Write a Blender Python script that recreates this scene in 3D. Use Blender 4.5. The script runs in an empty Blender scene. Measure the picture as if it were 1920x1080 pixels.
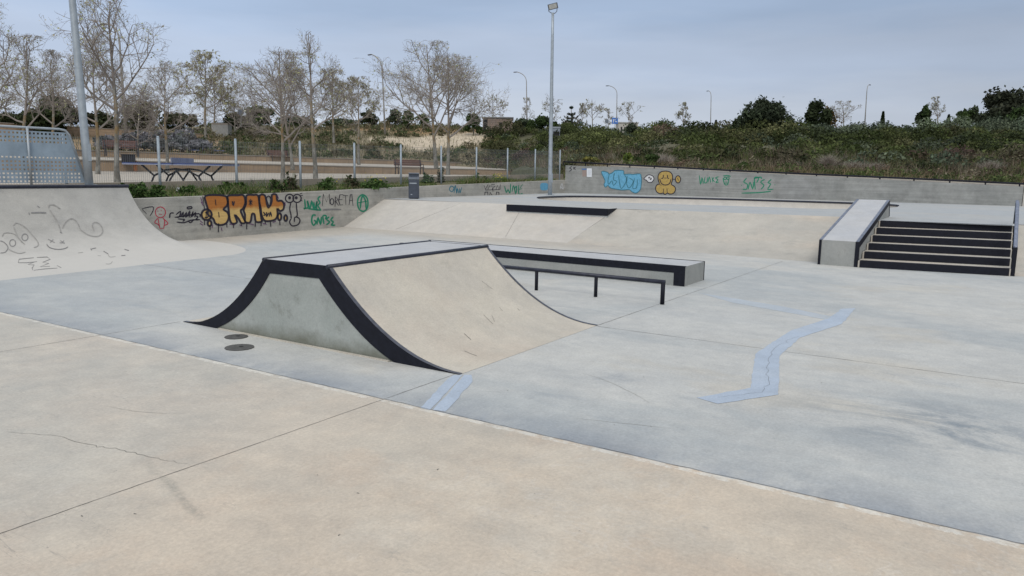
import bpy, bmesh, math, random
import numpy as np
from mathutils import Vector, Matrix, noise as mnoise
random.seed(7); rng = np.random.default_rng(7)
R_ = math.radians
scene = bpy.context.scene
col = scene.collection
# ------------------------------------------------------------------ camera
F = 1433.0; EYE = 1.65
RM = np.array([[0.53636502, -0.11780913, 0.83572339], [-0.84381616, -0.09472574, 0.52820576], [0.01693705, -0.98850799, -0.15021682]])
cam_d = bpy.data.cameras.new('camera'); cam = bpy.data.objects.new('camera', cam_d); col.objects.link(cam)
M = Matrix.Identity(4)
for i in range(3):
    M[i][0] = RM[i, 0]; M[i][1] = -RM[i, 1]; M[i][2] = -RM[i, 2]
M[0][3], M[1][3], M[2][3] = 0, 0, EYE
cam.matrix_world = M
cam_d.sensor_width = 36; cam_d.lens = F / 1920 * 36; cam_d.clip_start = .05; cam_d.clip_end = 3000
scene.camera = cam
# ------------------------------------------------------------------ light
SUN_EL, SUN_AZ = R_(42), R_(240)
w = bpy.data.worlds.new('World'); scene.world = w; w.use_nodes = True
nt = w.node_tree; nt.nodes.clear()
def wn(t, **k):
    n = nt.nodes.new(t)
    for a, b in k.items(): setattr(n, a, b)
    return n
L = nt.links.new
out = wn('ShaderNodeOutputWorld'); bg = wn('ShaderNodeBackground'); bg.inputs[1].default_value = .1
sky = wn('ShaderNodeTexSky', sky_type='NISHITA', sun_disc=False, sun_elevation=SUN_EL, sun_rotation=SUN_AZ)
sky.dust_density = 3
tc = wn('ShaderNodeTexCoord'); sp = wn('ShaderNodeSeparateXYZ'); L(tc.outputs['Generated'], sp.inputs[0])
mp = wn('ShaderNodeMapping'); mp.inputs['Scale'].default_value = (2.2, 2.2, 15); L(tc.outputs['Generated'], mp.inputs[0])
nz = wn('ShaderNodeTexNoise'); nz.inputs['Scale'].default_value = 1.5; nz.inputs['Detail'].default_value = 7; nz.inputs['Roughness'].default_value = .52
L(mp.outputs[0], nz.inputs[0])
ad = wn('ShaderNodeMath', operation='MULTIPLY_ADD'); L(nz.outputs['Fac'], ad.inputs[0]); ad.inputs[1].default_value = .085
L(sp.outputs[2], ad.inputs[2])
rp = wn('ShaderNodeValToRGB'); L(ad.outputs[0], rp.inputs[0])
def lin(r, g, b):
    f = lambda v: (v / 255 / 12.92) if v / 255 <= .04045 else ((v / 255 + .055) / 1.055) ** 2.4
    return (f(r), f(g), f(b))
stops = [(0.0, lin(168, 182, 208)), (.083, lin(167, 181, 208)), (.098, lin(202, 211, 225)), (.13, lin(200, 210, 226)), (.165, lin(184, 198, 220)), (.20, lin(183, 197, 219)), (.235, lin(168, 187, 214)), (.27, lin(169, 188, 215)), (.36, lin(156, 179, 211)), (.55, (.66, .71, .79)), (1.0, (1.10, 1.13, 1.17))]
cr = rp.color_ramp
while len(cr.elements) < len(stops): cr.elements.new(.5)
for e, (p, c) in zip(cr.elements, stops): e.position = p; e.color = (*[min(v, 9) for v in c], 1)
n2 = wn('ShaderNodeTexNoise'); n2.inputs['Scale'].default_value = 1.5; n2.inputs['Detail'].default_value = 7; mp2 = wn('ShaderNodeMapping'); mp2.inputs['Scale'].default_value = (1.6, 1.6, 9); mp2.inputs['Location'].default_value = (3.1, .4, 0)
L(tc.outputs['Generated'], mp2.inputs[0]); L(mp2.outputs[0], n2.inputs[0])
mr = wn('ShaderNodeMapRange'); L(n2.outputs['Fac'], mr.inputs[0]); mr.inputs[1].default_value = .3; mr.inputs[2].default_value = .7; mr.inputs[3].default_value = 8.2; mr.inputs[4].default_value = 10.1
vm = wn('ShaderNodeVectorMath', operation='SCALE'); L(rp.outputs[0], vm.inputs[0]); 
dt = wn('ShaderNodeVectorMath', operation='DOT_PRODUCT'); L(tc.outputs['Generated'], dt.inputs[0]); dt.inputs[1].default_value = (.536, -.844, 0)
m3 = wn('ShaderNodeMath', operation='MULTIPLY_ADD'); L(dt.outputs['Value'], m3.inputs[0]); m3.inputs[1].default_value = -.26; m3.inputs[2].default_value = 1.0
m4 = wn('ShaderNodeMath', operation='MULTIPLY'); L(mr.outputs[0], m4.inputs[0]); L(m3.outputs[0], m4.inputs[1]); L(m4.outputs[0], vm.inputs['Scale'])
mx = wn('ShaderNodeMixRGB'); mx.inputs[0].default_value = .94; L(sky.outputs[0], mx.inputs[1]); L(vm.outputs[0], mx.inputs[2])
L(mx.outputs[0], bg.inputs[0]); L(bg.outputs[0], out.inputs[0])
sd = bpy.data.lights.new('sun', 'SUN'); sd.energy = 1.35; sd.angle = R_(25); sd.color = (1, .96, .9)
so = bpy.data.objects.new('sun', sd); col.objects.link(so)
sv = Vector((math.sin(SUN_AZ) * math.cos(SUN_EL), math.cos(SUN_AZ) * math.cos(SUN_EL), math.sin(SUN_EL)))
so.rotation_euler = sv.to_track_quat('Z', 'Y').to_euler(); so.location = (0, 0, 40)
vs = scene.view_settings; vs.view_transform = 'Standard'; vs.look = 'None'; vs.gamma = 1; vs.exposure = 0.09
# ------------------------------------------------------------------ pixel geometry (photo pixels -> places in the world)
def ray(px, py): return RM @ np.array([px - 960, py - 540, F])
def onz(px, py, z=0.): r = ray(px, py); return r * ((z - EYE) / r[2]) + [0, 0, EYE]
def ony(px, py, Y): r = ray(px, py); return r * (Y / r[1]) + [0, 0, EYE]
def onx(px, py, X): r = ray(px, py); return r * (X / r[0]) + [0, 0, EYE]
def atd(px, py, d): return ray(px, py) / F * d + [0, 0, EYE]
def above(px, py, B):      # point of the sight line that stands nearest over B
    r = ray(px, py); t = (r[0] * B[0] + r[1] * B[1]) / (r[0] ** 2 + r[1] ** 2)
    return r * t + [0, 0, EYE]
def proj(p):
    v = RM.T @ (np.array(p, float) - [0, 0, EYE]); return v[0] / v[2] * F + 960, v[1] / v[2] * F + 540, v[2]
# ------------------------------------------------------------------ materials
def nodes(name):
    m = bpy.data.materials.new(name); m.use_nodes = True; t = m.node_tree
    b = t.nodes['Principled BSDF']; return m, t, b
class G:
    def __init__(s, t): s.t = t
    def n(s, ty, ins=None, **k):
        x = s.t.nodes.new(ty)
        for a, b in k.items(): setattr(x, a, b)
        for a, b in (ins or {}).items():
            if hasattr(b, 'links'): s.t.links.new(b, x.inputs[a])
            else: x.inputs[a].default_value = b
        return x
    def pos(s): return s.n('ShaderNodeNewGeometry').outputs['Position']
    def noise(s, scale, detail=4, rough=.55, stretch=None, off=(0, 0, 0), v=None, dist=0):
        v = v or s.pos()
        if stretch or off != (0, 0, 0): v = s.n('ShaderNodeMapping', {0: v, 1: off, 3: stretch or (1, 1, 1)}).outputs[0]
        return s.n('ShaderNodeTexNoise', {'Vector': v, 'Scale': scale, 'Detail': detail, 'Roughness': rough, 'Distortion': dist}).outputs['Fac']
    def rng(s, v, a, b, c=0., d=1.): return s.n('ShaderNodeMapRange', {0: v, 1: a, 2: b, 3: c, 4: d}).outputs[0]
    def sm(s, v, a, b): return s.n('ShaderNodeMapRange', {0: v, 1: a, 2: b}, interpolation_type='SMOOTHSTEP').outputs[0]
    def mix(s, f, a, b, mode='MIX'):
        fx = lambda c: (*c, 1) if isinstance(c, tuple) and len(c) == 3 else c
        return s.n('ShaderNodeMixRGB', {0: f, 1: fx(a), 2: fx(b)}, blend_type=mode).outputs[0]
    def math(s, op, a, b=0.): return s.n('ShaderNodeMath', {0: a, 1: b}, operation=op).outputs[0]
    def bump(s, b, h, st, dist=.01):
        x = s.n('ShaderNodeBump', {'Height': h, 'Strength': st, 'Distance': dist}); s.t.links.new(x.outputs[0], b.inputs['Normal'])
def cmul(c, k): return tuple(v * k for v in c)
def concrete(name, c1, c2, c3=None, scale=.6, stretch=(1, 1, 1), rough=.8, stain=None, stain_amt=.5, form=False):
    m, t, b = nodes(name); g = G(t)
    a = g.mix(g.rng(g.noise(scale, 6, .6, stretch), .35, .65), c1, c2)
    if c3: a = g.mix(g.rng(g.noise(scale * .45, 5, .6, stretch, (7, 3, 1)), .5, .72), a, c3)
    if stain: a = g.mix(g.math('MULTIPLY', g.rng(g.noise(scale * 3, 8, .7, stretch, (2, 9, 4)), .55, .75), stain_amt), a, stain)
    if form:   # board marks and pour lines of the cast wall
        wv = g.noise(1.0, 4, .6, (.35, .35, 14), (1, 1, 3)); a = g.mix(.45, a, g.mix(g.rng(wv, .3, .7), (.65,) * 3, (1.25,) * 3), 'MULTIPLY')
        blot = g.noise(2.2, 6, .65); a = g.mix(.5, a, g.mix(g.rng(blot, .35, .7), (1.15,) * 3, (.6,) * 3), 'MULTIPLY')
    bl = g.noise(3.1, 10, .78, None, (4, 2, 6)); a = g.mix(.55, a, g.mix(g.rng(bl, .36, .66), (.84,) * 3, (1.12,) * 3), 'MULTIPLY')
    gr = g.noise(55, 6, .7); a = g.mix(.45, a, g.mix(g.rng(gr, .25, .75), (.72,) * 3, (1.28,) * 3), 'MULTIPLY')
    spk = g.sm(g.noise(160, 2, .5), .68, .78); a = g.mix(g.math('MULTIPLY', spk, .35), a, cmul(c1, .35))
    t.links.new(a, b.inputs['Base Color']); b.inputs['Roughness'].default_value = rough
    b.inputs['Specular IOR Level'].default_value = .25
    g.bump(b, g.math('ADD', g.noise(30, 8, .7), g.noise(4, 4)), .25, .01)
    return m
def plain(name, c, rough=.6, metal=0, var=.15, scale=8, spec=.5, rnd=0):
    m, t, b = nodes(name); g = G(t)
    a = g.mix(g.rng(g.noise(scale, 5, .6), .3, .7), cmul(c, 1 - var), cmul(c, 1 + var))
    if rnd:
        ri = g.n('ShaderNodeNewGeometry').outputs['Random Per Island']; a = g.mix(1., a, g.mix(ri, (1 - rnd,) * 3, (1 + rnd,) * 3), 'MULTIPLY')
    t.links.new(a, b.inputs['Base Color']); b.inputs['Roughness'].default_value = rough; b.inputs['Metallic'].default_value = metal
    b.inputs['Specular IOR Level'].default_value = spec
    return m
def attr_mat(name, rough=.9, var=.35, trans=0):
    m, t, b = nodes(name); g = G(t)
    c = g.n('ShaderNodeAttribute', attribute_name='Col').outputs['Color']
    ri = g.n('ShaderNodeNewGeometry').outputs['Random Per Island']
    a = g.mix(1., c, g.mix(ri, (1 - var,) * 3, (1 + var,) * 3), 'MULTIPLY')
    t.links.new(a, b.inputs['Base Color']); b.inputs['Roughness'].default_value = rough; b.inputs['Specular IOR Level'].default_value = .2
    if trans:
        tr = g.n('ShaderNodeBsdfTranslucent', {0: a}); mx_ = g.n('ShaderNodeMixShader', {0: trans, 1: b.outputs[0], 2: tr.outputs[0]})
        t.links.new(mx_.outputs[0], t.nodes['Material Output'].inputs[0])
    return m
BEI = (.44, .385, .315); GRY = (.36, .375, .365); BLU = (.27, .315, .36)
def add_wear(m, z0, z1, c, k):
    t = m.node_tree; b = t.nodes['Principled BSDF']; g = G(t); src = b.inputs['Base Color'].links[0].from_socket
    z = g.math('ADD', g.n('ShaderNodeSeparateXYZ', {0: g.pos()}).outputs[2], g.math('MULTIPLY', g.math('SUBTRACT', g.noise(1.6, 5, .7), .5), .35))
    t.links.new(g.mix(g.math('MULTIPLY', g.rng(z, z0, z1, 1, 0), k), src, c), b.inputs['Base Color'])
def floor_material():
    m, t, b = nodes('worn_concrete_floor'); g = G(t)
    p = g.pos(); s = g.n('ShaderNodeSeparateXYZ', {0: p}); X, Y = s.outputs[0], s.outputs[1]
    wob = g.math('MULTIPLY', g.math('SUBTRACT', g.noise(6, 5, .7), .5), .035)
    xe = g.math('ADD', X, wob)
    # near slab, warm
    n1 = g.noise(.55, 6, .6); near = g.mix(g.rng(n1, .35, .65), (.555, .472, .375), (.50, .448, .372))
    near = g.mix(g.math('MULTIPLY', g.sm(g.noise(.9, 8, .7, off=(5, 2, 0)), .48, .62), .55), near, (.54, .435, .335))
    near = g.mix(g.math('MULTIPLY', g.sm(g.noise(.7, 8, .7, off=(2, 9, 0)), .50, .64), .6), near, (.56, .51, .43))
    lf = g.math('MULTIPLY', g.sm(Y, 2.0, 5.5), .65); near = g.mix(lf, near, g.mix(g.rng(g.noise(.7, 5, .6, off=(9, 1, 0)), .4, .65), (.43, .43, .40), (.50, .465, .41)))
    near = g.mix(g.math('MULTIPLY', g.sm(g.noise(1.6, 9, .78, off=(1, 8, 0)), .54, .70), .4), near, (.40, .375, .33))
    wsp = g.math('ABSOLUTE', g.math('SUBTRACT', g.noise(1.7, 4, .6, off=(7, 7, 0), dist=1.5), .5)); near = g.mix(g.math('MULTIPLY', g.math('MULTIPLY', g.math('LESS_THAN', wsp, .012), g.sm(g.noise(.8, 3, off=(1, 1, 4)), .5, .62)), .25), near, (.58, .54, .48))
    # far slab, cool with bluish drag stains
    st = (1.0, .38, 1)
    far = g.mix(g.rng(g.noise(.6, 6, .6, st), .36, .64), (.50, .495, .465), (.465, .47, .455))
    far = g.mix(g.math('MULTIPLY', g.sm(g.noise(.42, 5, .6, (1, .5, 1), (4, 4, 0), dist=.6), .47, .66), .6), far, (.35, .38, .39))
    far = g.mix(g.math('MULTIPLY', g.sm(g.noise(1.1, 8, .72, (1, .35, 1), (8, 1, 0), dist=.8), .56, .74), .6), far, (.26, .29, .32))
    far = g.mix(g.math('MULTIPLY', g.sm(g.noise(.8, 6, .6, (1, .5, 1), (12, 5, 0)), .54, .7), .6), far, (.48, .45, .39))
    far = g.mix(g.math('MULTIPLY', g.math('MULTIPLY', g.sm(Y, 6.5, 9.), g.rng(X, 10., 14., 1, 0)), .6), far, g.mix(g.rng(g.noise(.9, 8, .7, (1, .5, 1), (3, 8, 0)), .38, .62), (.40, .42, .42), (.335, .365, .385)))
    # grime against the edge of the newer slab
    sc_ = onz(1750, 800); dv = g.n('ShaderNodeVectorMath', {0: g.n('ShaderNodeVectorMath', {0: p, 1: (float(sc_[0]), float(sc_[1]), 0)}, operation='SUBTRACT').outputs[0], 1: (1.15, .9, 0)}, operation='MULTIPLY').outputs[0]
    ds = g.n('ShaderNodeVectorMath', {0: dv}, operation='LENGTH').outputs['Value']
    far = g.mix(g.math('MULTIPLY', g.math('MULTIPLY', g.rng(ds, .2, 1.0, 1, 0), g.sm(g.noise(1.9, 10, .75, (1, .5, 1), (5, 1, 2), dist=.5), .42, .60)), .85), far, (.215, .25, .28))
    edge = g.math('MULTIPLY', g.rng(X, 4.02, 4.55, 1, 0), g.sm(g.noise(1.3, 6, .7, (.6, 1, 1), (3, 3, 0)), .28, .62))
    far = g.mix(g.math('MULTIPLY', edge, .8), far, (.225, .255, .295))
    du = g.n('ShaderNodeVectorMath', {0: p, 1: (2.10, 3.0, 0)}, operation='SUBTRACT').outputs[0]; dd = (.29, .957, 0)
    al = g.n('ShaderNodeVectorMath', {0: du, 1: dd}, operation='DOT_PRODUCT').outputs['Value']; ac = g.n('ShaderNodeVectorMath', {0: du, 1: (.957, -.29, 0)}, operation='DOT_PRODUCT').outputs['Value']
    ac = g.math('ABSOLUTE', g.math('ADD', ac, g.math('MULTIPLY', g.math('SUBTRACT', g.noise(3.0, 3), .5), .06)))
    sm_ = g.math('MULTIPLY', g.rng(ac, .01, .035, 1, 0), g.math('MULTIPLY', g.sm(al, 0, .15), g.rng(al, .6, 1.15, 1, 0)))
    near = g.mix(g.math('MULTIPLY', g.math('MULTIPLY', sm_, g.sm(g.noise(30, 5, .7), .3, .6)), .45), near, (.22, .215, .19))
    sel = g.math('GREATER_THAN', xe, 4.05)
    a = g.mix(sel, near, far)
    # scraped pale lip of the near slab
    lip = g.math('MULTIPLY', g.math('MULTIPLY', g.math('GREATER_THAN', g.math('ADD', xe, g.math('MULTIPLY', g.noise(4, 6, .8), .10)), 4.045), g.math('LESS_THAN', xe, 4.05)), g.sm(g.noise(9, 6, .75), .4, .56))
    a = g.mix(g.math('MULTIPLY', lip, .7), a, (.66, .64, .58))
    # beige along the far wall and the foot of the banks
    warm = g.math('MAXIMUM', g.math('MULTIPLY', g.sm(Y, 13.2, 14.6), g.sm(X, 8, 9)), g.math('MULTIPLY', g.sm(X, 13.8, 15.6), g.sm(Y, 4, 7)))
    a = g.mix(g.math('MULTIPLY', warm, .8), a, (.45, .405, .34))
    gr = g.noise(48, 7, .75); a = g.mix(.6, a, g.mix(g.rng(gr, .25, .75), (.68,) * 3, (1.3,) * 3), 'MULTIPLY')
    bl = g.noise(2.3, 10, .78, (1, .7, 1), (6, 6, 1)); a = g.mix(.7, a, g.mix(g.rng(bl, .38, .64), (.86, .865, .875), (1.10, 1.085, 1.06)), 'MULTIPLY')
    sc = g.sm(g.noise(5, 9, .8, (1, .45, 1), (1, 6, 6), dist=.4), .60, .70); a = g.mix(g.math('MULTIPLY', sc, .35), a, (.20, .21, .215))
    md = g.noise(7, 6, .7); a = g.mix(.4, a, g.mix(g.rng(md, .3, .7), (.82,) * 3, (1.15,) * 3), 'MULTIPLY')
    pit = g.sm(g.noise(26, 3, .6, off=(2, 2, 2)), .71, .755); a = g.mix(g.math('MULTIPLY', pit, .55), a, (.14, .135, .125))
    pit2 = g.sm(g.noise(110, 2, .5), .68, .76); a = g.mix(g.math('MULTIPLY', pit2, .3), a, (.12, .115, .11))
    # faint hairline scratches
    vo = g.n('ShaderNodeTexNoise', {'Vector': g.n('ShaderNodeMapping', {0: p, 2: (0, 0, .7), 3: (3, .35, 1)}).outputs[0], 'Scale': 2.4, 'Detail': 4., 'Distortion': 1.2}).outputs['Fac']
    ln = g.math('LESS_THAN', g.math('ABSOLUTE', g.math('SUBTRACT', vo, .5)), .0022)
    a = g.mix(g.math('MULTIPLY', g.math('MULTIPLY', ln, g.sm(g.noise(.9, 3), .5, .62)), .35), a, (.16, .16, .16))
    t.links.new(a, b.inputs['Base Color'])
    t.links.new(g.rng(md, .3, .7, .62, .85), b.inputs['Roughness']); b.inputs['Specular IOR Level'].default_value = .3
    g.bump(b, g.math('ADD', g.noise(35, 8, .75), g.math('MULTIPLY', g.noise(1.5, 4), 3.)), .22, .01)
    return m
def brick_mat(name, c1, c2, mortar, bw, bh, msize=.02, axis='x'):
    m, t, b = nodes(name); g = G(t); s = g.n('ShaderNodeSeparateXYZ', {0: g.pos()})
    v = g.n('ShaderNodeCombineXYZ', {0: s.outputs[0 if axis == 'x' else 1], 1: s.outputs[2]}).outputs[0]
    br = g.n('ShaderNodeTexBrick', {'Vector': v, 'Color1': (*c1, 1), 'Color2': (*c2, 1), 'Mortar': (*mortar, 1), 'Scale': 1., 'Mortar Size': msize, 'Brick Width': bw, 'Row Height': bh})
    a = g.mix(.6, br.outputs[0], g.mix(g.rng(g.noise(1.5, 6, .7), .3, .7), (.7,) * 3, (1.2,) * 3), 'MULTIPLY')
    t.links.new(a, b.inputs['Base Color']); b.inputs['Roughness'].default_value = .9
    return m
MT = {}
MT['floor'] = floor_material()
MT['deck'] = concrete('pale_deck_concrete', (.40, .405, .395), (.37, .39, .40), (.44, .415, .37), .5, (1, .5, 1), stain=(.26, .3, .34), stain_amt=.4)
MT['bank'] = concrete('smooth_beige_bank_concrete', (.51, .475, .42), (.47, .445, .405), (.525, .47, .40), .7, stain=(.38, .36, .33), stain_amt=.35)
MT['bankr'] = concrete('weathered_beige_bank_concrete', (.46, .43, .375), (.395, .375, .335), (.49, .425, .35), .9, (1, .6, 1), stain=(.25, .245, .225), stain_amt=.6)
MT['boxramp'] = concrete('tan_ramp_concrete', (.54, .495, .415), (.475, .44, .38), (.50, .435, .36), 1.4, stain=(.33, .31, .27), stain_amt=.4)
MT['boxtop'] = concrete('pale_grey_top_concrete', (.46, .46, .46), (.43, .44, .455), None, 1.5)
MT['qp'] = concrete('grey_quarter_pipe_concrete', (.40, .385, .35), (.345, .335, .31), (.43, .42, .39), .8, stain=(.22, .22, .215), stain_amt=.45)
add_wear(MT['qp'], .10, .5, (.555, .535, .495), .8)
MT['wall'] = concrete('board_marked_wall_concrete', (.43, .41, .36), (.37, .36, .325), (.46, .435, .385), .9, (1, 1, 1.6), stain=(.15, .145, .13), stain_amt=.5, form=True)
MT['wallb'] = concrete('grey_board_marked_wall_concrete', (.315, .315, .295), (.275, .28, .265), (.35, .35, .33), .7, (1, 1, 1.6), stain=(.15, .145, .14), stain_amt=.5, form=True)
MT['steel'] = plain('dark_painted_steel', (.0085, .0095, .016), .62, 0, .3, 20, spec=.22)
MT['steel_worn'] = plain('worn_dark_steel_coping', (.026, .029, .043), .4, .2, .4, 12, spec=.35)
MT['galv'] = plain('galvanised_steel', (.36, .40, .43), .5, .35, .15, 6)
MT['wire'] = plain('thin_fence_wire', (.16, .18, .19), .7)
MT['galv2'] = plain('galvanised_fence_steel', (.33, .38, .42), .6, .2, .12, 9)
MT['rail_worn_lit'] = plain('worn_lit_grey_handrail_paint', (.2, .22, .28), .4, .4, .3, 12)  # worn paint, with the reflection on the rail also put into the grey
MT['lamp'] = plain('street_lamp_steel', (.30, .29, .27), .6, .1, .15, 5)
MT['lamphead'] = plain('dark_lamp_housing', (.09, .095, .11), .5)
MT['glass'] = plain('lamp_glass', (.45, .45, .42), .2)
MT['joint'] = plain('joint_sealant', (.13, .12, .11), .9, 0, .3, 30)
MT['crack'] = plain('hairline_crack_dirt', (.15, .145, .13), .95, 0, .4, 30)
MT['crack2'] = plain('faint_crack', (.22, .24, .27), .9, 0, .3, 20)
MT['patch'] = concrete('blue_grey_repair_mortar', (.40, .46, .54), (.38, .44, .52), (.42, .47, .53), 2.2, stain=(.32, .36, .40), stain_amt=.4)
MT['smear'] = plain('rubbed_tyre_smear', (.345, .335, .30), .9, 0, .12, 14)
MT['iron'] = plain('cast_iron_cover', (.085, .083, .078), .8, .1, .3, 25)
MT['bark'] = None
MT['wood'] = plain('red_brown_bench_slats', (.12, .058, .045), .6, 0, .25, 9)
MT['black'] = plain('black_metal', (.018, .018, .024), .5)
MT['blue'] = plain('blue_table_top', (.035, .06, .19), .35, 0, .1)
MT['netgrey'] = plain('grey_table_net', (.25, .27, .36), .6)
MT['paper'] = plain('white_notice_paper', (.72, .74, .76), .7, 0, .04)
MT['hole'] = plain('dark_hollow', (.02, .02, .02), .9)
MT['pave'] = concrete('pale_plaza_paving', (.44, .395, .33), (.39, .355, .30), None, .5)
MT['terrace'] = brick_mat('tan_marès_blocks'.replace('è', 'e'), (.40, .29, .19), (.35, .26, .18), (.22, .17, .12), .9, .6, .012)
MT['kerb'] = concrete('stained_low_wall_concrete', (.33, .28, .22), (.27, .24, .20), (.22, .20, .17), 1.4, (1, 1, .25), stain=(.12, .11, .10), stain_amt=.6)
MT['leaf'] = attr_mat('leaf_clumps', .85, .4, .25)
MT['grass'] = attr_mat('grass_blades', .9, .35, .25)
def bark():
    m, t, b = nodes('flaky_plane_bark'); g = G(t)
    a = g.mix(g.rng(g.noise(7, 5, .7, (1, 1, .5)), .42, .58), (.25, .24, .21), (.13, .12, .10))
    z = g.n('ShaderNodeSeparateXYZ', {0: g.n('ShaderNodeTexCoord').outputs['Object']}).outputs[2]
    lich = g.math('MULTIPLY', g.math('MULTIPLY', g.sm(z, 1.1, 1.7), g.rng(z, 2.2, 4.2, 1, 0)), g.sm(g.noise(4, 5, .7, off=(5, 5, 5)), .42, .56))
    a = g.mix(g.math('MULTIPLY', lich, .55), a, (.24, .135, .02))
    t.links.new(a, b.inputs['Base Color']); b.inputs['Roughness'].default_value = .9
    return m
MT['bark'] = bark()
MT['twig'] = plain('pale_grey_twigs', (.235, .205, .18), .9, 0, .2, 3)
# ------------------------------------------------------------------ objects
def tag(o, label=None, cat=None, group=None, kind=None):
    if label: o['label'] = label
    if cat: o['category'] = cat
    if group: o['group'] = group
    if kind: o['kind'] = kind
    return o
def thing(name, loc, label, cat, group=None, rz=0):
    o = bpy.data.objects.new(name, None); col.objects.link(o); o.location = loc; o.rotation_euler = (0, 0, rz); o.empty_display_size = .1
    return tag(o, label, cat, group)
def mesh_obj(name, verts, faces, mat, parent=None, smooth=False, world=True):
    me = bpy.data.meshes.new(name)
    verts = [tuple(map(float, v)) for v in verts]
    if parent is not None and world:
        Mi = root_matrix(parent).inverted(); verts = [tuple(Mi @ Vector(v)) for v in verts]
    me.from_pydata(verts, [], [tuple(f) for f in faces]); me.update()
    if mat: me.materials.append(mat)
    if smooth:
        for p in me.polygons: p.use_smooth = True
    o = bpy.data.objects.new(name, me); col.objects.link(o); o.parent = parent
    return o
def root_matrix(p):
    m_ = Matrix.Identity(4)
    while p is not None:
        m_ = Matrix.LocRotScale(p.location, p.rotation_euler, p.scale) @ m_; p = p.parent
    return m_
class MB:
    def __init__(s): s.v = []; s.f = []
    def add(s, v, f):
        k = len(s.v); s.v += [tuple(map(float, q)) for q in v]; s.f += [tuple(i + k for i in q) for q in f]; return s
    def box(s, a, b):
        x0, y0, z0 = a; x1, y1, z1 = b
        return s.add([(x0, y0, z0), (x1, y0, z0), (x1, y1, z0), (x0, y1, z0), (x0, y0, z1), (x1, y0, z1), (x1, y1, z1), (x0, y1, z1)],
                     [(3, 2, 1, 0), (4, 5, 6, 7), (0, 1, 5, 4), (1, 2, 6, 5), (2, 3, 7, 6), (3, 0, 4, 7)])
    def prism(s, poly, axis, a, b):    # poly of 2D points extruded along axis between a and b
        def P(q, t): return {'x': (t, q[0], q[1]), 'y': (q[0], t, q[1]), 'z': (q[0], q[1], t)}[axis]
        n = len(poly); v = [P(q, a) for q in poly] + [P(q, b) for q in poly]
        f = [tuple(range(n)), tuple(range(2 * n - 1, n - 1, -1))] + [(i, i + n, (i + 1) % n + n, (i + 1) % n) for i in range(n)]
        return s.add(v, f)
    def tube(s, pts, rad, n=8, cap=True):
        pts = [Vector(tuple(map(float, p))) for p in pts]; rad = rad if isinstance(rad, (list, tuple)) else [rad] * len(pts)
        k = len(s.v); up = None
        for i, p in enumerate(pts):
            d = (pts[min(i + 1, len(pts) - 1)] - pts[max(i - 1, 0)]).normalized()
            if up is None: up = d.orthogonal().normalized()
            else:
                up = up - d * up.dot(d); up = up.normalized() if up.length > 1e-6 else d.orthogonal().normalized()
            sd_ = d.cross(up)
            for j in range(n):
                a = 2 * math.pi * j / n; q = p + (up * math.cos(a) + sd_ * math.sin(a)) * rad[i]; s.v.append(tuple(q))
        for i in range(len(pts) - 1):
            for j in range(n): s.f.append((k + i * n + j, k + i * n + (j + 1) % n, k + (i + 1) * n + (j + 1) % n, k + (i + 1) * n + j))
        if cap:
            s.f.append(tuple(k + j for j in reversed(range(n)))); e = k + (len(pts) - 1) * n; s.f.append(tuple(e + j for j in range(n)))
        return s
    def build(s, name, mat, parent=None, smooth=False, world=True): return mesh_obj(name, s.v, s.f, mat, parent, smooth, world)
def fix_normals(o):
    bm = bmesh.new(); bm.from_mesh(o.data); bmesh.ops.recalc_face_normals(bm, faces=bm.faces); bm.to_mesh(o.data); bm.free(); return o
def bevel(o, wdt=.008, seg=2):
    b = o.modifiers.new('soft_edges', 'BEVEL'); b.width = wdt; b.segments = seg; b.limit_method = 'ANGLE'; b.angle_limit = R_(40); return o
def bez(p0, p1, p2, n=16):
    return [tuple((1 - t) ** 2 * a + 2 * t * (1 - t) * b + t * t * c for a, b, c in zip(p0, p1, p2)) for t in [i / n for i in range(n + 1)]]
# --- ribbons drawn in photo pixels and laid on a real surface
def ribbon_px(pts, wpx, hit, closed=False):
    P = [np.array(p, float) for p in pts]; n = len(P); v = []; f = []
    if closed: P = P + [P[0]]; n += 1
    for i in range(n):
        a = P[max(i - 1, 0)]; b = P[min(i + 1, n - 1)]
        if closed and i in (0, n - 1): a = P[n - 2]; b = P[1]
        d = b - a; d = d / (np.linalg.norm(d) + 1e-9); nn = np.array([-d[1], d[0]]) * wpx / 2 * (1 if not closed and 0 < i < n - 1 or closed else .6)
        v += [hit(*(P[i] + nn)), hit(*(P[i] - nn))]
    for i in range(n - 1): f.append((2 * i, 2 * i + 1, 2 * i + 3, 2 * i + 2))
    return v, f
def smooth_pts(pts, k=3, closed=False):
    P = [np.array(p, float) for p in pts]; n = len(P)
    if n < 3: return P
    o = []; rng_ = range(n if closed else n - 1)
    for i in rng_:
        p0 = P[(i - 1) % n] if closed or i > 0 else P[i]; p1 = P[i]; p2 = P[(i + 1) % n]; p3 = P[(i + 2) % n] if closed or i < n - 2 else P[i + 1]
        for j in range(k):
            t = j / k; o.append(.5 * (2 * p1 + (p2 - p0) * t + (2 * p0 - 5 * p1 + 4 * p2 - p3) * t * t + (3 * p1 - p0 - 3 * p2 + p3) * t ** 3))
    if not closed: o.append(P[-1])
    return o
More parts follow.
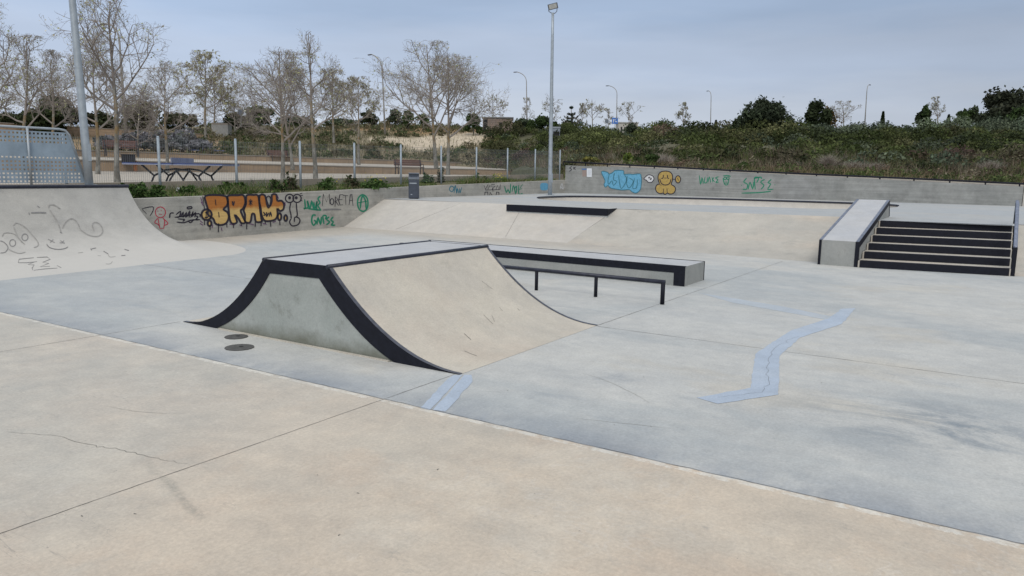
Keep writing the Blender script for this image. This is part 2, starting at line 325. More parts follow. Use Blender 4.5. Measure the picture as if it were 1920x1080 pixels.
def strokes(name, lines, wpx, hit, mat, parent, tr=lambda x, y: (x, y), curve=True):
    if name in ('paint_spot', 'scuff') and len(lines) > 1:
        for l_ in lines: strokes(name, [l_], wpx, hit, mat, parent, tr, curve)
        return
    mb = MB()
    for ln in lines:
        closed = False
        if ln[0] == ln[-1] and len(ln) > 3: closed = True; ln = ln[:-1]
        pts = [tr(*p) for p in ln]
        if curve: pts = smooth_pts(pts, 3, closed)
        v, f = ribbon_px(pts, wpx * 1.4, hit, closed); mb.add(v, f)
    return mb.build(name, mat, parent)
def fills(name, polys, hit, mat, parent, tr=lambda x, y: (x, y)):
    mb = MB()
    for pl in polys:
        if pl[0] == pl[-1]: pl = pl[:-1]
        pts = smooth_pts([tr(*p) for p in pl], 3, True); bm = bmesh.new()
        vs_ = [bm.verts.new(tuple(hit(*p))) for p in pts]
        es = [bm.edges.new((vs_[i], vs_[(i + 1) % len(vs_)])) for i in range(len(vs_))]
        bmesh.ops.triangle_fill(bm, edges=es, use_beauty=True); bm.verts.index_update()
        mb.add([tuple(q.co) for q in bm.verts], [tuple(q.index for q in f_.verts) for f_ in bm.faces]); bm.free()
    return mb.build(name, mat, parent)

# ================================================================== SETTING
ZP = .76
big = MB().add([(-700, -700, -.4), (900, -700, -.4), (900, 900, -.4), (-700, 900, -.4)], [(0, 1, 2, 3)])
MT['earth'] = plain('dry_earth', (.20, .17, .12), .95, 0, .3, .4)
tag(big.build('ground', MT['earth']), kind='structure')
nx, ny = 40, 60
floor = MB().add([(-14, -22, 0), (16.4, -22, 0), (16.4, 16.3, 0), (-14, 16.3, 0)], [(0, 1, 2, 3)]).build('skatepark_floor', MT['floor'])
tag(floor, kind='structure')
def jitter_line(a, b, n, amp, wd):
    pts = []; a = np.array(a); b = np.array(b); d = (b - a) / np.linalg.norm(b - a); nn = np.array([-d[1], d[0]])
    v = []; f = []
    for i in range(n + 1):
        c = a + (b - a) * i / n + nn * random.uniform(-amp, amp); ww = wd * random.uniform(.55, 1.25)
        v += [(*(c + nn * ww / 2), 0), (*(c - nn * ww / 2), 0)]
    for i in range(n): f.append((2 * i, 2 * i + 1, 2 * i + 3, 2 * i + 2))
    return v, f
def flat(name, segs, mat, z=.0018, par=None):
    mb = MB()
    for a, b, n, amp, wd in segs:
        v, f = jitter_line(a, b, n, amp, wd); mb.add([(q[0], q[1], z) for q in v], f)
    return mb.build(name, mat, par or floor)
flat('expansion_joint', [((-4, 3.69), (4.9, 3.64), 160, .002, .0045)], MT['joint'])
flat('expansion_joint', [((7.42, 3.6), (15.5, 3.5), 120, .003, .007)], MT['joint'])
flat('expansion_joint', [((7.42, 3.58), (7.38, -12), 130, .003, .006)], MT['joint'])
flat('expansion_joint', [((-2, 7.42), (4.9, 7.30), 90, .003, .006)], MT['joint'])
flat('expansion_joint', [((7.45, 7.3), (7.5, 12.1), 60, .003, .006)], MT['joint'])
flat('slab_edge', [((4.055, -14), (4.05, 14), 420, .006, .005)], MT['joint'], .0025)
def poly_flat(name, pts, mat, wd, z=.002, jit=0, sub=1):
    mb = MB()
    P = [np.array(p, float) for p in pts]; Q = []
    for i in range(len(P) - 1):
        for k in range(sub): Q.append(P[i] + (P[i + 1] - P[i]) * k / sub + rng.normal(0, jit, 2))
    Q.append(P[-1]); v = []; f = []
    for i, q in enumerate(Q):
        d = Q[min(i + 1, len(Q) - 1)] - Q[max(0, i - 1)]; d /= np.linalg.norm(d) + 1e-9; nn = np.array([-d[1], d[0]])
        ww = (wd[0] + (wd[1] - wd[0]) * math.sin(math.pi * i / (len(Q) - 1))) * random.uniform(.8, 1.2)
        v += [(*(q + nn * ww / 2), z), (*(q - nn * ww / 2), z)]
    for i in range(len(Q) - 1): f.append((2 * i, 2 * i + 1, 2 * i + 3, 2 * i + 2))
    mb.add(v, f); return mb.build(name, mat, floor)
poly_flat('crack', [(2.18, 5.07), (2.32, 4.74), (2.36, 4.4), (2.40, 4.24), (2.42, 4.06), (2.44, 3.89), (2.49, 3.71)], MT['crack'], (.0015, .0035), .002, .008, 6)
for P_ in ([(2.82, 5.08), (2.84, 4.93), (2.87, 4.79), (2.95, 4.62), (3.03, 4.49)], [(5.57, 2.84), (5.5, 2.62), (5.41, 2.45), (5.25, 2.2), (5.09, 2.01)], [(4.47, 2.29), (4.56, 2.0), (4.65, 1.68)]):
    poly_flat('scratch', P_, MT['smear'], (.001, .004), .002, .002, 4)
def patch(name, pts, mat=MT['patch'], z=.0022):
    mb = MB(); bm = bmesh.new(); Q = []
    for i in range(len(pts)):
        a = np.array(pts[i]); b = np.array(pts[(i + 1) % len(pts)]); n = max(1, int(np.linalg.norm(b - a) / .08))
        for k in range(n): Q.append(a + (b - a) * k / n + (rng.normal(0, .004, 2) if k else 0))
    vs_ = [bm.verts.new((q[0], q[1], z)) for q in Q]; es = [bm.edges.new((vs_[i], vs_[(i + 1) % len(vs_)])) for i in range(len(vs_))]
    bmesh.ops.triangle_fill(bm, edges=es, use_beauty=True); bm.verts.index_update()
    mb.add([tuple(q.co) for q in bm.verts], [tuple(q.index for q in f_.verts) for f_ in bm.faces]); bm.free()
    return mb.build(name, mat, floor)
patch('repair_patch', [(5.43, 1.78), (5.37, 1.6), (5.88, 1.29), (7.18, 1.59), (8.17, 1.62), (9.23, 1.39), (10.5, 1.43), (10.34, 1.57), (9.5, 1.58), (8.5, 1.78), (7.53, 1.80), (7.13, 1.80), (5.95, 1.52), (5.64, 1.67)])
patch('repair_patch', [tuple(onz(*p)[:2]) for p in [(788, 765), (806, 769), (868, 703), (850, 704), (838, 712)]])
patch('repair_patch', [tuple(onz(*p)[:2]) for p in [(812, 769), (835, 772), (886, 716), (884, 703), (871, 703)]])
patch('repair_patch', [tuple(onz(*p)[:2]) for p in [(1310, 549), (1380, 560), (1470, 575), (1562, 594), (1552, 600), (1460, 583), (1375, 568)]], mat=concrete('faded_repair_mortar', (.41, .45, .49), (.40, .435, .46), (.43, .455, .47), 2.2), z=.0012)
poly_flat('crack', [tuple(onz(*p)[:2]) for p in [(1345, 745), (1400, 739), (1432, 735), (1440, 712), (1438, 690), (1444, 668), (1452, 652), (1475, 640), (1500, 630)]], MT['crack2'], (.0015, .004), .0035, .010, 5)
for k in range(60):   # small pits, leaves and grit lying on the near slab
    x, y = rng.uniform(1.4, 8.3), rng.uniform(-.8, 6.5)
    s_ = rng.uniform(.002, .007); a = rng.uniform(0, 3.1)
    poly_flat('chip', [(x, y), (x + math.cos(a) * s_ * 2, y + math.sin(a) * s_ * 2), (x + math.cos(a) * s_ * 3.2, y + math.sin(a + .5) * s_ * 3.2)], MT['crack'], (s_ * .3, s_ * 1.1), .002)
# --- upper deck with the sunken bowl
bowl = [onz(*p, ZP)[:2] for p in [(1008, 371.5), (1040, 369.5), (1100, 369), (1300, 372.5), (1520, 379), (1640, 383.2), (1684, 386.5), (1660, 390), (1580, 391.5), (1520, 391), (1400, 387), (1200, 381), (1100, 378), (1030, 375)]]
bowl = smooth_pts(bowl, 4, True)
WL = [(8.6, 15.15), (14., 15.70), (18.6, 16.15), (30.4, 16.5)]
BW = [(30.4, 16.5), (31.45, 11.), (32.1, 4.), (32.5, -.65)]
outer = [(17.95, 16.3), (18.0, 12.), (18.02, 8.3), (18.45, 6.), (18.85, 3.2), (18.85, 2.6), (17.84, 2.5), (17.84, 2.1), (18.12, -.3), (18.75, -.32), (18.8, -22), (34, -22), (34, -.65)] + [(a + .15, b) for a, b in BW[::-1]] + [(30.3, 16.8), (22, 16.5)]
bm = bmesh.new(); es = []
for loop in (outer, bowl):
    vv = [bm.verts.new((p[0], p[1], ZP)) for p in loop]; es += [bm.edges.new((vv[i], vv[(i + 1) % len(vv)])) for i in range(len(vv))]
bmesh.ops.triangle_fill(bm, edges=es, use_beauty=True)
bmesh.ops.recalc_face_normals(bm, faces=bm.faces)
me = bpy.data.meshes.new('upper_deck'); bm.to_mesh(me); bm.free(); me.materials.append(MT['deck'])
deck = bpy.data.objects.new('upper_deck', me); col.objects.link(deck); tag(deck, kind='structure')
cen = np.mean(bowl, axis=0)
bt = thing('bowl', (cen[0], cen[1], ZP - .5), 'shallow concrete bowl with a dark steel lip sunk in the raised deck', 'skate bowl')
mb = MB(); n = len(bowl); K = 7
for k in range(K + 1):
    t = k / K; inset = 1.3 * (1 - math.cos(t * math.pi / 2)); zz = ZP - .55 * math.sin(t * math.pi / 2)
    for p in bowl:
        d = cen - p; dl = np.linalg.norm(d); q = p + d / dl * min(inset, dl * .45); mb.v.append((q[0], q[1], zz))
for k in range(K):
    for j in range(n): mb.f.append((k * n + j, k * n + (j + 1) % n, (k + 1) * n + (j + 1) % n, (k + 1) * n + j))
mb.f.append(tuple(K * n + j for j in range(n)))
mb.build('bowl_wall', MT['bank'], bt, True)
i0 = max(range(n), key=lambda i: bowl[i][1]); far = [p for p in bowl]
cop = [(p[0], p[1], ZP + .012) for p in (bowl[0:25])]
MB().tube(cop, .035, 6).build('coping', MT['steel_worn'], bt, True)
# low raised kerb behind the bowl
# --- banks up to the deck
def bank(name, foot, top, mat, label, curve=0.0, seg=12):
    t = thing(name, (foot[0][0], foot[0][1], 0), label, 'bank')
    v = []; f = []; n = len(foot)
    for i in range(n):
        for k in range(seg + 1):
            u = k / seg; x = foot[i][0] + (top[i][0] - foot[i][0]) * u; y = foot[i][1] + (top[i][1] - foot[i][1]) * u
            cv = curve * min(1, i / 2 if n > 3 else 1); z = ZP * ((1 - cv) * u + cv * u * u)
            v.append((x, y, z - .004 * (1 - u) + (.002 if k == seg else 0)))
    for i in range(n - 1):
        for k in range(seg): a = i * (seg + 1) + k; f.append((a, a + 1, a + seg + 2, a + seg + 1))
    mesh_obj('bank_slope', v, f, mat, t, True); return t
b1 = bank('concrete_bank', [(16.02, 16.2), (16.02, 12.6), (16.05, 8.62)], [(18.0, 16.3), (18.0, 12.), (18.05, 8.25)], MT['bank'], 'long smooth pale concrete bank below the black grind edge')
b2 = bank('concrete_bank', [(16.05, 8.62), (16.04, 8.2), (16.02, 7.4), (15.95, 6.), (15.75, 2.8)], [(18.05, 8.25), (18.12, 7.9), (18.25, 7.1), (18.45, 6.), (18.87, 2.8)], MT['bankr'], 'curved stained beige bank between the grind edge and the sloping hubba ledge', .35)
b3 = bank('concrete_bank', [(15.9, -.33), (15.9, -22)], [(18.78, -.33), (18.82, -22)], MT['bankr'], 'beige bank beside the handrail at the far right of the stairs', .3)
for a_, b_ in (((14.87, 0), 0),): pass
mb = MB().tube([(16.1, 14.0, .03), (18.0, 13.1, ZP + .0)], .002, 4); mb.build('bank_joint', MT['joint'], b1)
mb = MB().tube([(16.1, 10.4, .03), (17.55, 10.9, .59)], .002, 4); mb.build('bank_joint', MT['joint'], b1)
mb = MB().tube([(16.1, 8.62, .01), (18.03, 8.26, ZP)], .003, 4); mb.build('bank_joint', MT['joint'], b2)
pad = thing('grind_edge', (17.6, 9.8, .6), 'long low black steel grind edge at the top of the pale bank', 'skate ledge')
ypl, ypr = ony(950, 385, 11.3), 0
MB().prism([(17.52, .50), (17.52, ZP + .006), (18.1, ZP + .006), (18.1, .50)], 'y', 8.28, 11.28).build('concrete_core', MT['deck'], pad)
MB().prism([(17.505, .60), (17.505, ZP + .014), (17.60, ZP + .014), (17.60, ZP + .008), (17.512, ZP + .008), (17.512, .60)], 'y', 8.265, 11.29).add([(17.5, 8.268, .60), (18.02, 8.268, ZP - .01), (18.05, 8.268, ZP + .014), (17.5, 8.268, ZP + .014)], [(0, 1, 2, 3)]).build('steel_facing', MT['steel'], pad)
# --- boundary walls (front face polyline, top height at each point)
def wallobj(name, line, tops, th, mat, label, zb=-.05, side=1):
    a = thing(name, (line[0][0], line[0][1], 0), label, 'wall'); v = []; f = []; n = len(line)
    for i, (p, z) in enumerate(zip(line, tops)):
        q0 = np.array(line[max(0, i - 1)]); q1 = np.array(line[min(n - 1, i + 1)]); d = (q1 - q0) / np.linalg.norm(q1 - q0); nn = np.array([-d[1], d[0]]) * side
        b = np.array(p) + nn * th
        v += [(p[0], p[1], zb), (p[0], p[1], z), (b[0], b[1], z), (b[0], b[1], zb)]
    for i in range(n - 1):
        for k in range(4): f.append((4 * i + k, 4 * i + (k + 1) % 4, 4 * i + 4 + (k + 1) % 4, 4 * i + 4 + k))
    f += [(3, 2, 1, 0), tuple(4 * (n - 1) + k for k in range(4))]
    o = mesh_obj('wall', v, f, mat, a); fix_normals(o); return a
def hit_line(line, off=.004):
    def h(px, py):
        r = ray(px, py); best = None
        for i in range(len(line) - 1):
            a = np.array(line[i]); b = np.array(line[i + 1]); d = b - a; d = d / np.linalg.norm(d); nn = np.array([d[1], -d[0]]); a2 = a + nn * off
            t = (nn @ a2) / (nn @ r[:2]); q = r * t; u = (q[:2] - a) @ d / np.linalg.norm(b - a)
            if best is None or abs(u - .5) - .5 < best[0]: best = (abs(u - .5) - .5, q + [0, 0, EYE])
        return best[1]
    return h
hL = hit_line(WL); hB = hit_line(BW)
def topz(h, px, py): return float(h(px, py)[2])
zl = [topz(hL, 258, 374) - .02, topz(hL, 500, 362.5), topz(hL, 742, 351.5), topz(hL, 1058, 337.5)]
zl[0] = zl[1] - (zl[1] - topz(hL, 300, 371.5)) * 1.2
wallL = wallobj('graffiti_wall', WL, zl, .22, MT['wall'], 'long low board-marked concrete wall covered in graffiti below the fence')
zb_ = [topz(hB, 1062, 310), topz(hB, 1290, 318.5), topz(hB, 1640, 336), topz(hB, 1915, 350)]
wallB = wallobj('back_wall', BW, zb_, .25, MT['wallb'], 'grey concrete back wall of the upper deck with blue and yellow graffiti')
wallobj('side_wall', [(32.50, -.67), (32.9, -9.), (33.2, -20.)], [1.43, 1.40, 1.38], .25, MT['bank'], 'pale plain end wall at the right edge beyond the handrail')
lt = MB(); 
for i in range(3):
    a, b = BW[i], BW[i + 1]; lt.add([(a[0] + .02, a[1], zb_[i] + .004), (b[0] + .02, b[1], zb_[i + 1] + .004), (b[0] + .24, b[1], zb_[i + 1] + .004), (a[0] + .24, a[1], zb_[i] + .004)], [(0, 1, 2, 3)])
lt.build('wall_cap', MT['bank'], wallB)
kb = MB()
for y0_, y1_ in ((14.6, 11.), (11., 4.), (4., -.65)):
    xa, xb = [np.interp(y, [b for a, b in BW[::-1]], [a for a, b in BW[::-1]]) + .27 for y in (y0_, y1_)]; za, zc_ = [np.interp(y, [b for a, b in BW[::-1]], zb_[::-1]) + .075 for y in (y0_, y1_)]
    kb.add([(xa, y0_, za - .5), (xb, y1_, zc_ - .5), (xb, y1_, zc_), (xa, y0_, za), (xa + .2, y0_, za - .5), (xb + .2, y1_, zc_ - .5), (xb + .2, y1_, zc_), (xa + .2, y0_, za)], [(0, 1, 2, 3), (3, 2, 6, 7), (7, 6, 5, 4), (0, 3, 7, 4), (1, 5, 6, 2)])
o = kb.build('rear_kerb', MT['bank'], wallB); fix_normals(o)
# --- rail on the back wall
rl = thing('wall_rail', (31.6, 6, 1.7), 'long thin dark steel rail running along the top of the back wall', 'railing')
hR = hit_line([(a + .12, b) for a, b in BW], 0)
railpx = [(1057, 303.3), (1139, 307.5), (1227, 312), (1369, 319.5), (1531, 327), (1714, 335), (1912, 344.3), (1990, 348.5)]
MB().tube([hR(*p) for p in railpx], .035, 6).build('rail_tube', MT['steel'], rl, True)
for px in (1057, 1098, 1139, 1181, 1227, 1271, 1319, 1369, 1421, 1474, 1531, 1589, 1650, 1714, 1781, 1848, 1912):
    py = np.interp(px, [p[0] for p in railpx], [p[1] for p in railpx]); a = hR(px, py); zt = np.interp(a[1], [p[1] for p in BW[::-1]], zb_[::-1])
    MB().tube([(a[0], a[1], zt - .02), a], .026, 6).build('rail_post', MT['steel'], rl)
# ================================================================== SKATE OBSTACLES
# fun box
FX0, FX1 = 4.92, 7.47
fb = thing('fun_box', (6.2, 5.4, 0), 'concrete fun box ramp with two curved sides and black steel edging', 'skate ramp')
near = bez((3.60, 0), (4.36, 0.0), (5.08, .775)); farp = bez((5.95, .775), (6.56, .0), (7.27, 0))
prof = near + farp
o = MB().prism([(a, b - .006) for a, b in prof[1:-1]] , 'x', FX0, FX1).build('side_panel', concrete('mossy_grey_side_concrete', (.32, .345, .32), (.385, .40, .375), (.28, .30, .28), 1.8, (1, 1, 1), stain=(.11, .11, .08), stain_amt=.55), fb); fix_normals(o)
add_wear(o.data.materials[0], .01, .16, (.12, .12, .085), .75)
def sheet(pts, x0, x1, name, mat, par, dz=0.):
    v = []; f = []
    for a, b in pts: v += [(x0, a, b + dz), (x1, a, b + dz)]
    for i in range(len(pts) - 1): f.append((2 * i, 2 * i + 1, 2 * i + 3, 2 * i + 2))
    return mesh_obj(name, v, f, mat, par, True)
sheet(near, FX0 + .035, FX1 - .03, 'riding_surface', MT['boxramp'], fb, .002)
sheet(farp, FX0 + .035, FX1 - .03, 'riding_surface', MT['boxramp'], fb, .002)
sheet([(5.08, .777), (5.5, .777), (5.95, .777)], FX0 + .005, FX1 - .03, 'top_deck', MT['boxtop'], fb, .002)
def band(x, dx):
    inr = [(3.95, .0), (4.32, .0)] ; v = []; f = []
    mb = MB()
    # outer curve and inner (offset) curve on the face plane
    out_ = [(a, b + .004) for a, b in near] + [(a, b + .004) for a, b in farp]
    inn = []
    pin = bez((4.30, .0), (4.75, .16), (5.2, .655), 16); qin = bez((5.87, .645), (6.22, .18), (6.72, .0), 16)
    inn = pin + qin
    n = len(out_)
    for s_ in (x, x + dx):
        mb.v += [(s_, a, b) for a, b in out_] + [(s_, a, b) for a, b in inn]
    for i in range(n - 1):
        mb.f.append((i, i + 1, n + i + 1, n + i)); k = 2 * n
        mb.f.append((k + i, k + n + i, k + n + i + 1, k + i + 1))
        mb.f.append((i, k + i, k + i + 1, i + 1)); mb.f.append((n + i, n + i + 1, k + n + i + 1, k + n + i))
    mb.f += [(0, n, 3 * n, 2 * n), (n - 1, 3 * n - 1, 4 * n - 1, 2 * n - 1)]
    return mb
o = band(FX0 - .008, .008).build('steel_band', MT['steel'], fb); fix_normals(o)
o = band(FX1, .008).build('steel_band', MT['steel'], fb); fix_normals(o)
MT['strip'] = plain('lit_steel_strip', (.075, .08, .10), .4, .4, .35, 15)  # paler than the dark steel: light on the metal edge painted into the colour
for p_ in (near, farp):
    sheet(p_, FX0 - .008, FX0 + .036, 'edge_strip', MT['strip'], fb, .0065)
    sheet(p_, FX1 - .034, FX1 + .008, 'edge_strip', MT['strip'], fb, .0065)
for yy in (5.085, 5.945):
    MB().tube([(FX0 - .01, yy, .768), (FX1 + .01, yy, .768)], .024, 10).build('coping', MT['steel_worn'], fb, True)
for k in range(7):   # wheel and truck scuffs on the near curve
    y0_ = rng.uniform(3.8, 4.85); x0_ = rng.uniform(5.05, 7.2); a_ = rng.uniform(-.5, .9); ln_ = rng.uniform(.03, .16); P_ = []
    for t_ in (0, .5, 1):
        y_ = y0_ + math.cos(a_) * ln_ * t_; x_ = x0_ + math.sin(a_) * ln_ * t_; P_.append((x_, y_, float(np.interp(y_, [q_[0] for q_ in near], [q_[1] for q_ in near])) + .0045))
    w_ = rng.uniform(.0015, .004); MB().add([(x - w_, y, z) for x, y, z in P_] + [(x + w_, y, z) for x, y, z in P_], [(0, 1, 4, 3), (1, 2, 5, 4)]).build('scuff', MT['crack'], fb)
fl = MB().prism([(3.55, .0), (3.6, .006), (3.62, 0)], 'x', FX0, FX1)
MB().box((FX0 - .03, 4.35, .0), (FX0 - .008, 6.65, .012)).build('mortar_fillet', MT['boxramp'], fb)
# manhole covers
for k, (p, lb) in enumerate((((443, 632), 'small round iron cover set in the floor, touching the fun box side'), ((449, 652), 'small round iron cover set in the floor, the one nearer the viewer'))):
    c = onz(*p); rr = .110 if k == 0 else .130; t = thing('manhole_cover', (c[0], c[1], 0), lb, 'drain cover', 'round iron covers beside the fun box')
    MB().prism([(c[0] + rr * math.cos(a), c[1] + rr * math.sin(a)) for a in np.linspace(0, 2 * math.pi, 33)[:-1]], 'z', .001, .007).build('cover', MT['iron'], t)
    MB().prism([(c[0] + .02 + .02 * math.cos(a), c[1] + .02 * math.sin(a)) for a in np.linspace(0, 2 * math.pi, 13)[:-1]], 'z', .007, .0095).build('lifting_hole', MT['hole'], t)
# grind ledge
ld = thing('grind_ledge', (11.36, 6.5, 0), 'low long concrete grind ledge with black steel edges behind the flat rail', 'skate ledge')
LX0, LX1, LY0, LY1, LZ = 10.92, 11.80, 3.86, 9.4, .30
MT['block'] = concrete('grey_ledge_block_concrete', (.33, .33, .31), (.28, .29, .275), None, 1.5, stain=(.16, .16, .14), stain_amt=.5)
MB().box((LX0, LY0, 0), (LX1, LY1, LZ - .004)).build('block', MT['block'], ld)
MB().box((LX0 + .05, LY0 + .004, LZ - .004), (LX1 - .035, LY1, LZ)).build('top_face', MT['boxtop'], ld)
MB().box((LX0 - .006, LY0 - .004, LZ - .105), (LX0, LY1, LZ + .003)).box((LX0, LY0 - .004, LZ - .0035), (LX0 + .045, LY1, LZ + .0035)).box((LX0 - .006, LY0 - .004, 0.001), (LX0 - .0005, LY0 + .17, LZ - .106)).build('steel_edge', MT['steel'], ld)
MB().box((LX1 - .03, LY0 - .004, LZ - .0035), (LX1 + .006, LY1, LZ + .0045)).box((LX1 - .012, LY0 - .006, 0.001), (LX1 + .006, LY0 - .0005, LZ - .004)).box((LX1 + .0005, LY0, LZ - .1), (LX1 + .006, LY1, LZ - .005)).build('steel_edge', MT['steel'], ld)
# flat rail
fr = thing('grind_rail', (9.2, 5.4, 0), 'low straight black grind rail standing between the fun box and the ledge', 'skate rail')
MB().tube([(9.22, 3.515, .29), (9.22, 7.33, .29)], .027, 12).build('rail_tube', MT['steel_worn'], fr, True)
for yy in (3.54, 4.49, 5.42, 6.36, 7.3):
    MB().tube([(9.22, yy, 0), (9.22, yy, .288)], .024 if yy != 3.54 else .028, 10).build('rail_post', MT['steel'], fr, True)
# stairs
st = thing('stairs', (16.6, .9, 0), 'flight of six broad concrete steps with black steel risers', 'stairs')
ris = ZP / 6; sk = .17
def sx(k, y): return 15.40 + .487 * k + (2.1 - y) * sk
yl, yr = 2.125, -.27
mb = MB()
for k in range(6):
    z0, z1 = 0, ris * (k + 1) - (.002 if k == 5 else 0)
    mb.add([(sx(k, yl), yl, -.01), (sx(k, yr), yr, -.01), (sx(k + 1, yr), yr, -.01), (sx(k + 1, yl), yl, -.01), (sx(k, yl), yl, z1), (sx(k, yr), yr, z1), (sx(k + 1, yr), yr, z1), (sx(k + 1, yl), yl, z1)],
           [(3, 2, 1, 0), (4, 5, 6, 7), (0, 1, 5, 4), (1, 2, 6, 5), (2, 3, 7, 6), (3, 0, 4, 7)])
o = mb.build('steps', MT['bankr'], st); fix_normals(o)
for k in range(6):
    z1 = ris * (k + 1) + .004; z0 = ris * k + .003; ya, yb = yl - .03, yr + .02
    m_ = MB()
    m_.add([(sx(k, ya) - .006, ya, z0), (sx(k, yb) - .006, yb, z0), (sx(k, yb) - .006, yb, z1), (sx(k, ya) - .006, ya, z1), (sx(k, ya) + .11, ya, z1), (sx(k, yb) + .11, yb, z1), (sx(k, yb) + .11, yb, z1 - .002), (sx(k, ya) + .11, ya, z1 - .002)], [(0, 1, 2, 3), (3, 2, 5, 4), (4, 5, 6, 7)])
    m_.build('riser', MT['steel'], st)
# hubba ledge
hb = thing('hubba_ledge', (17.4, 2.5, 0), 'sloping concrete hubba ledge with grey steel edges on the left of the stairs', 'skate ledge')
HY0, HY1 = 2.14, 2.83; hp = [(15.42, -.01), (15.42, .475), (19.45, 1.16), (19.62, 1.16), (19.62, .70), (17.0, .0)]
hp = [(15.42, -.01), (15.42, .47), (19.5, 1.15), (19.75, ZP - .02), (19.7, .5), (16, -.01)]
o = MB().prism(hp, 'y', HY0, HY1).build('block', MT['block'], hb); fix_normals(o)
def slope_strip(y0, y1, dz, name, mat, x0=15.42, x1=19.5, th=.004):
    za, zb2 = .47 + (x0 - 15.42) / 4.08 * .68, .47 + (x1 - 15.42) / 4.08 * .68
    m_ = MB(); v = [(x0, y0, za + dz), (x1, y0, zb2 + dz), (x1, y1, zb2 + dz), (x0, y1, za + dz)]
    m_.add([(a, b, c - th) for a, b, c in v] + v, [(3, 2, 1, 0), (4, 5, 6, 7), (0, 1, 5, 4), (1, 2, 6, 5), (2, 3, 7, 6), (3, 0, 4, 7)])
    return m_
slope_strip(HY0 + .05, HY1 - .05, .004, 0, 0, x0=15.425).build('top_face', MT['boxtop'], hb)
MT['hsteel'] = plain('lit_blue_grey_steel_edge', (.15, .17, .22), .45, .3, .3, 9)  # lit tops of the black steel edges, their brightness put into the colour
slope_strip(HY0 - .006, HY0 + .05, .009, 0, 0).build('steel_edge', MT['hsteel'], hb)
slope_strip(HY1 - .05, HY1 + .006, .009, 0, 0).build('steel_edge', MT['hsteel'], hb)
MB().add([(15.414, HY0 - .006, .0), (19.62, HY0 - .006, 1.0)], []).prism([(15.414, 0.0), (15.52, 0.0), (15.52, .36), (19.5, 1.05), (19.68, .78), (19.76, .78), (19.53, 1.157), (15.414, .474)], 'y', HY0 - .007, HY0 - .001).box((15.41, HY0 - .007, 0.), (15.419, HY0 + .055, .47)).build('steel_facing', MT['steel'], hb)
MB().box((15.41, HY1 - .04, 0.), (15.419, HY1 + .007, .47)).prism([(15.41, 0.0), (15.5, 0.0), (15.5, .40), (19.5, 1.09), (19.5, 1.15), (15.41, .474)], 'y', HY1 + .001, HY1 + .007).build('steel_facing', MT['steel'], hb)
# handrail
hr = thing('handrail', (17.2, -.27, 0), 'sloping steel handrail on a black post at the right end of the stairs', 'handrail')
MB().tube([(15.86, -.30, .5), (15.95, -.30, .52), (18.55, -.30, 1.20), (19.1, -.30, 1.22)], .033, 10).build('rail_tube', MT['rail_worn_lit'], hr, True)
MB().box((15.83, -.335, 0), (15.91, -.265, .50)).build('rail_post', MT['steel'], hr)
MB().tube([(19.05, -.30, ZP), (19.05, -.30, 1.2)], .03, 8).build('rail_post', MT['steel'], hr, True)
# quarter pipe
qp = thing('quarter_pipe', (6, 14, 0), 'tall grey concrete quarter pipe with scribbles and dark coping on the left', 'skate ramp')
QH = 1.235
def qprof(u): # 0 foot .. 1 top -> (run, z)
    p = bez((0, 0), (1.75, .0), (2.9, QH), 1)
    t = u; return (2 * t * (1 - t) * 2.15 + t * t * 2.9, t * t * QH)
CXE = 9.08; NA = 22; NU = 22; SL = .075
def qrow(u):
    run, z = qprof(u); rem = 2.9 - run
    rem_y = rem; pts = []
    for x in (-4., 0., 3., 5., 6.5, 8., CXE):
        pts.append((x, 15.08 - rem_y + SL * (x - CXE) * (.35 + .65 * (1 - u)), z))
    ax = .02 + 1.75 * (rem / 2.9) ** 2.1
    for k in range(1, NA + 1):
        a = k / NA * math.pi / 2; pts.append((CXE + ax * math.sin(a), 15.08 - rem_y * math.cos(a) + .25 * (1 - math.cos(a)), z))
    return pts
rows = [qrow(k / NU) for k in range(NU + 1)]
v = [p for r in rows for p in r]; W_ = len(rows[0]); f = [(i * W_ + j, i * W_ + j + 1, (i + 1) * W_ + j + 1, (i + 1) * W_ + j) for i in range(NU) for j in range(W_ - 1)]
qs = mesh_obj('riding_surface', v, f, MT['qp'], qp, True)
topr = rows[-1]
mb = MB().add([(p[0], p[1], QH - .002) for p in topr] + [(p[0] if p[0] < CXE else CXE - .02, 16.9, QH - .002) for p in topr], [(i, i + 1, W_ + i + 1, W_ + i) for i in range(W_ - 1)])
mb.build('platform', MT['kerb'], qp)
MB().tube([(p[0], p[1] - .01, QH - .005) for p in topr[:8]], .034, 8).build('coping', MT['steel_worn'], qp, True)
from mathutils.bvhtree import BVHTree
bvh = BVHTree.FromPolygons([Vector(p) for p in v], f)
def hQ(px, py):
    r = Vector(ray(px, py)).normalized(); h = bvh.ray_cast(Vector((0, 0, EYE)), r)
    if h[0] is None: q = onz(px, py, .3); return q
    return np.array(h[0] - r * .012)
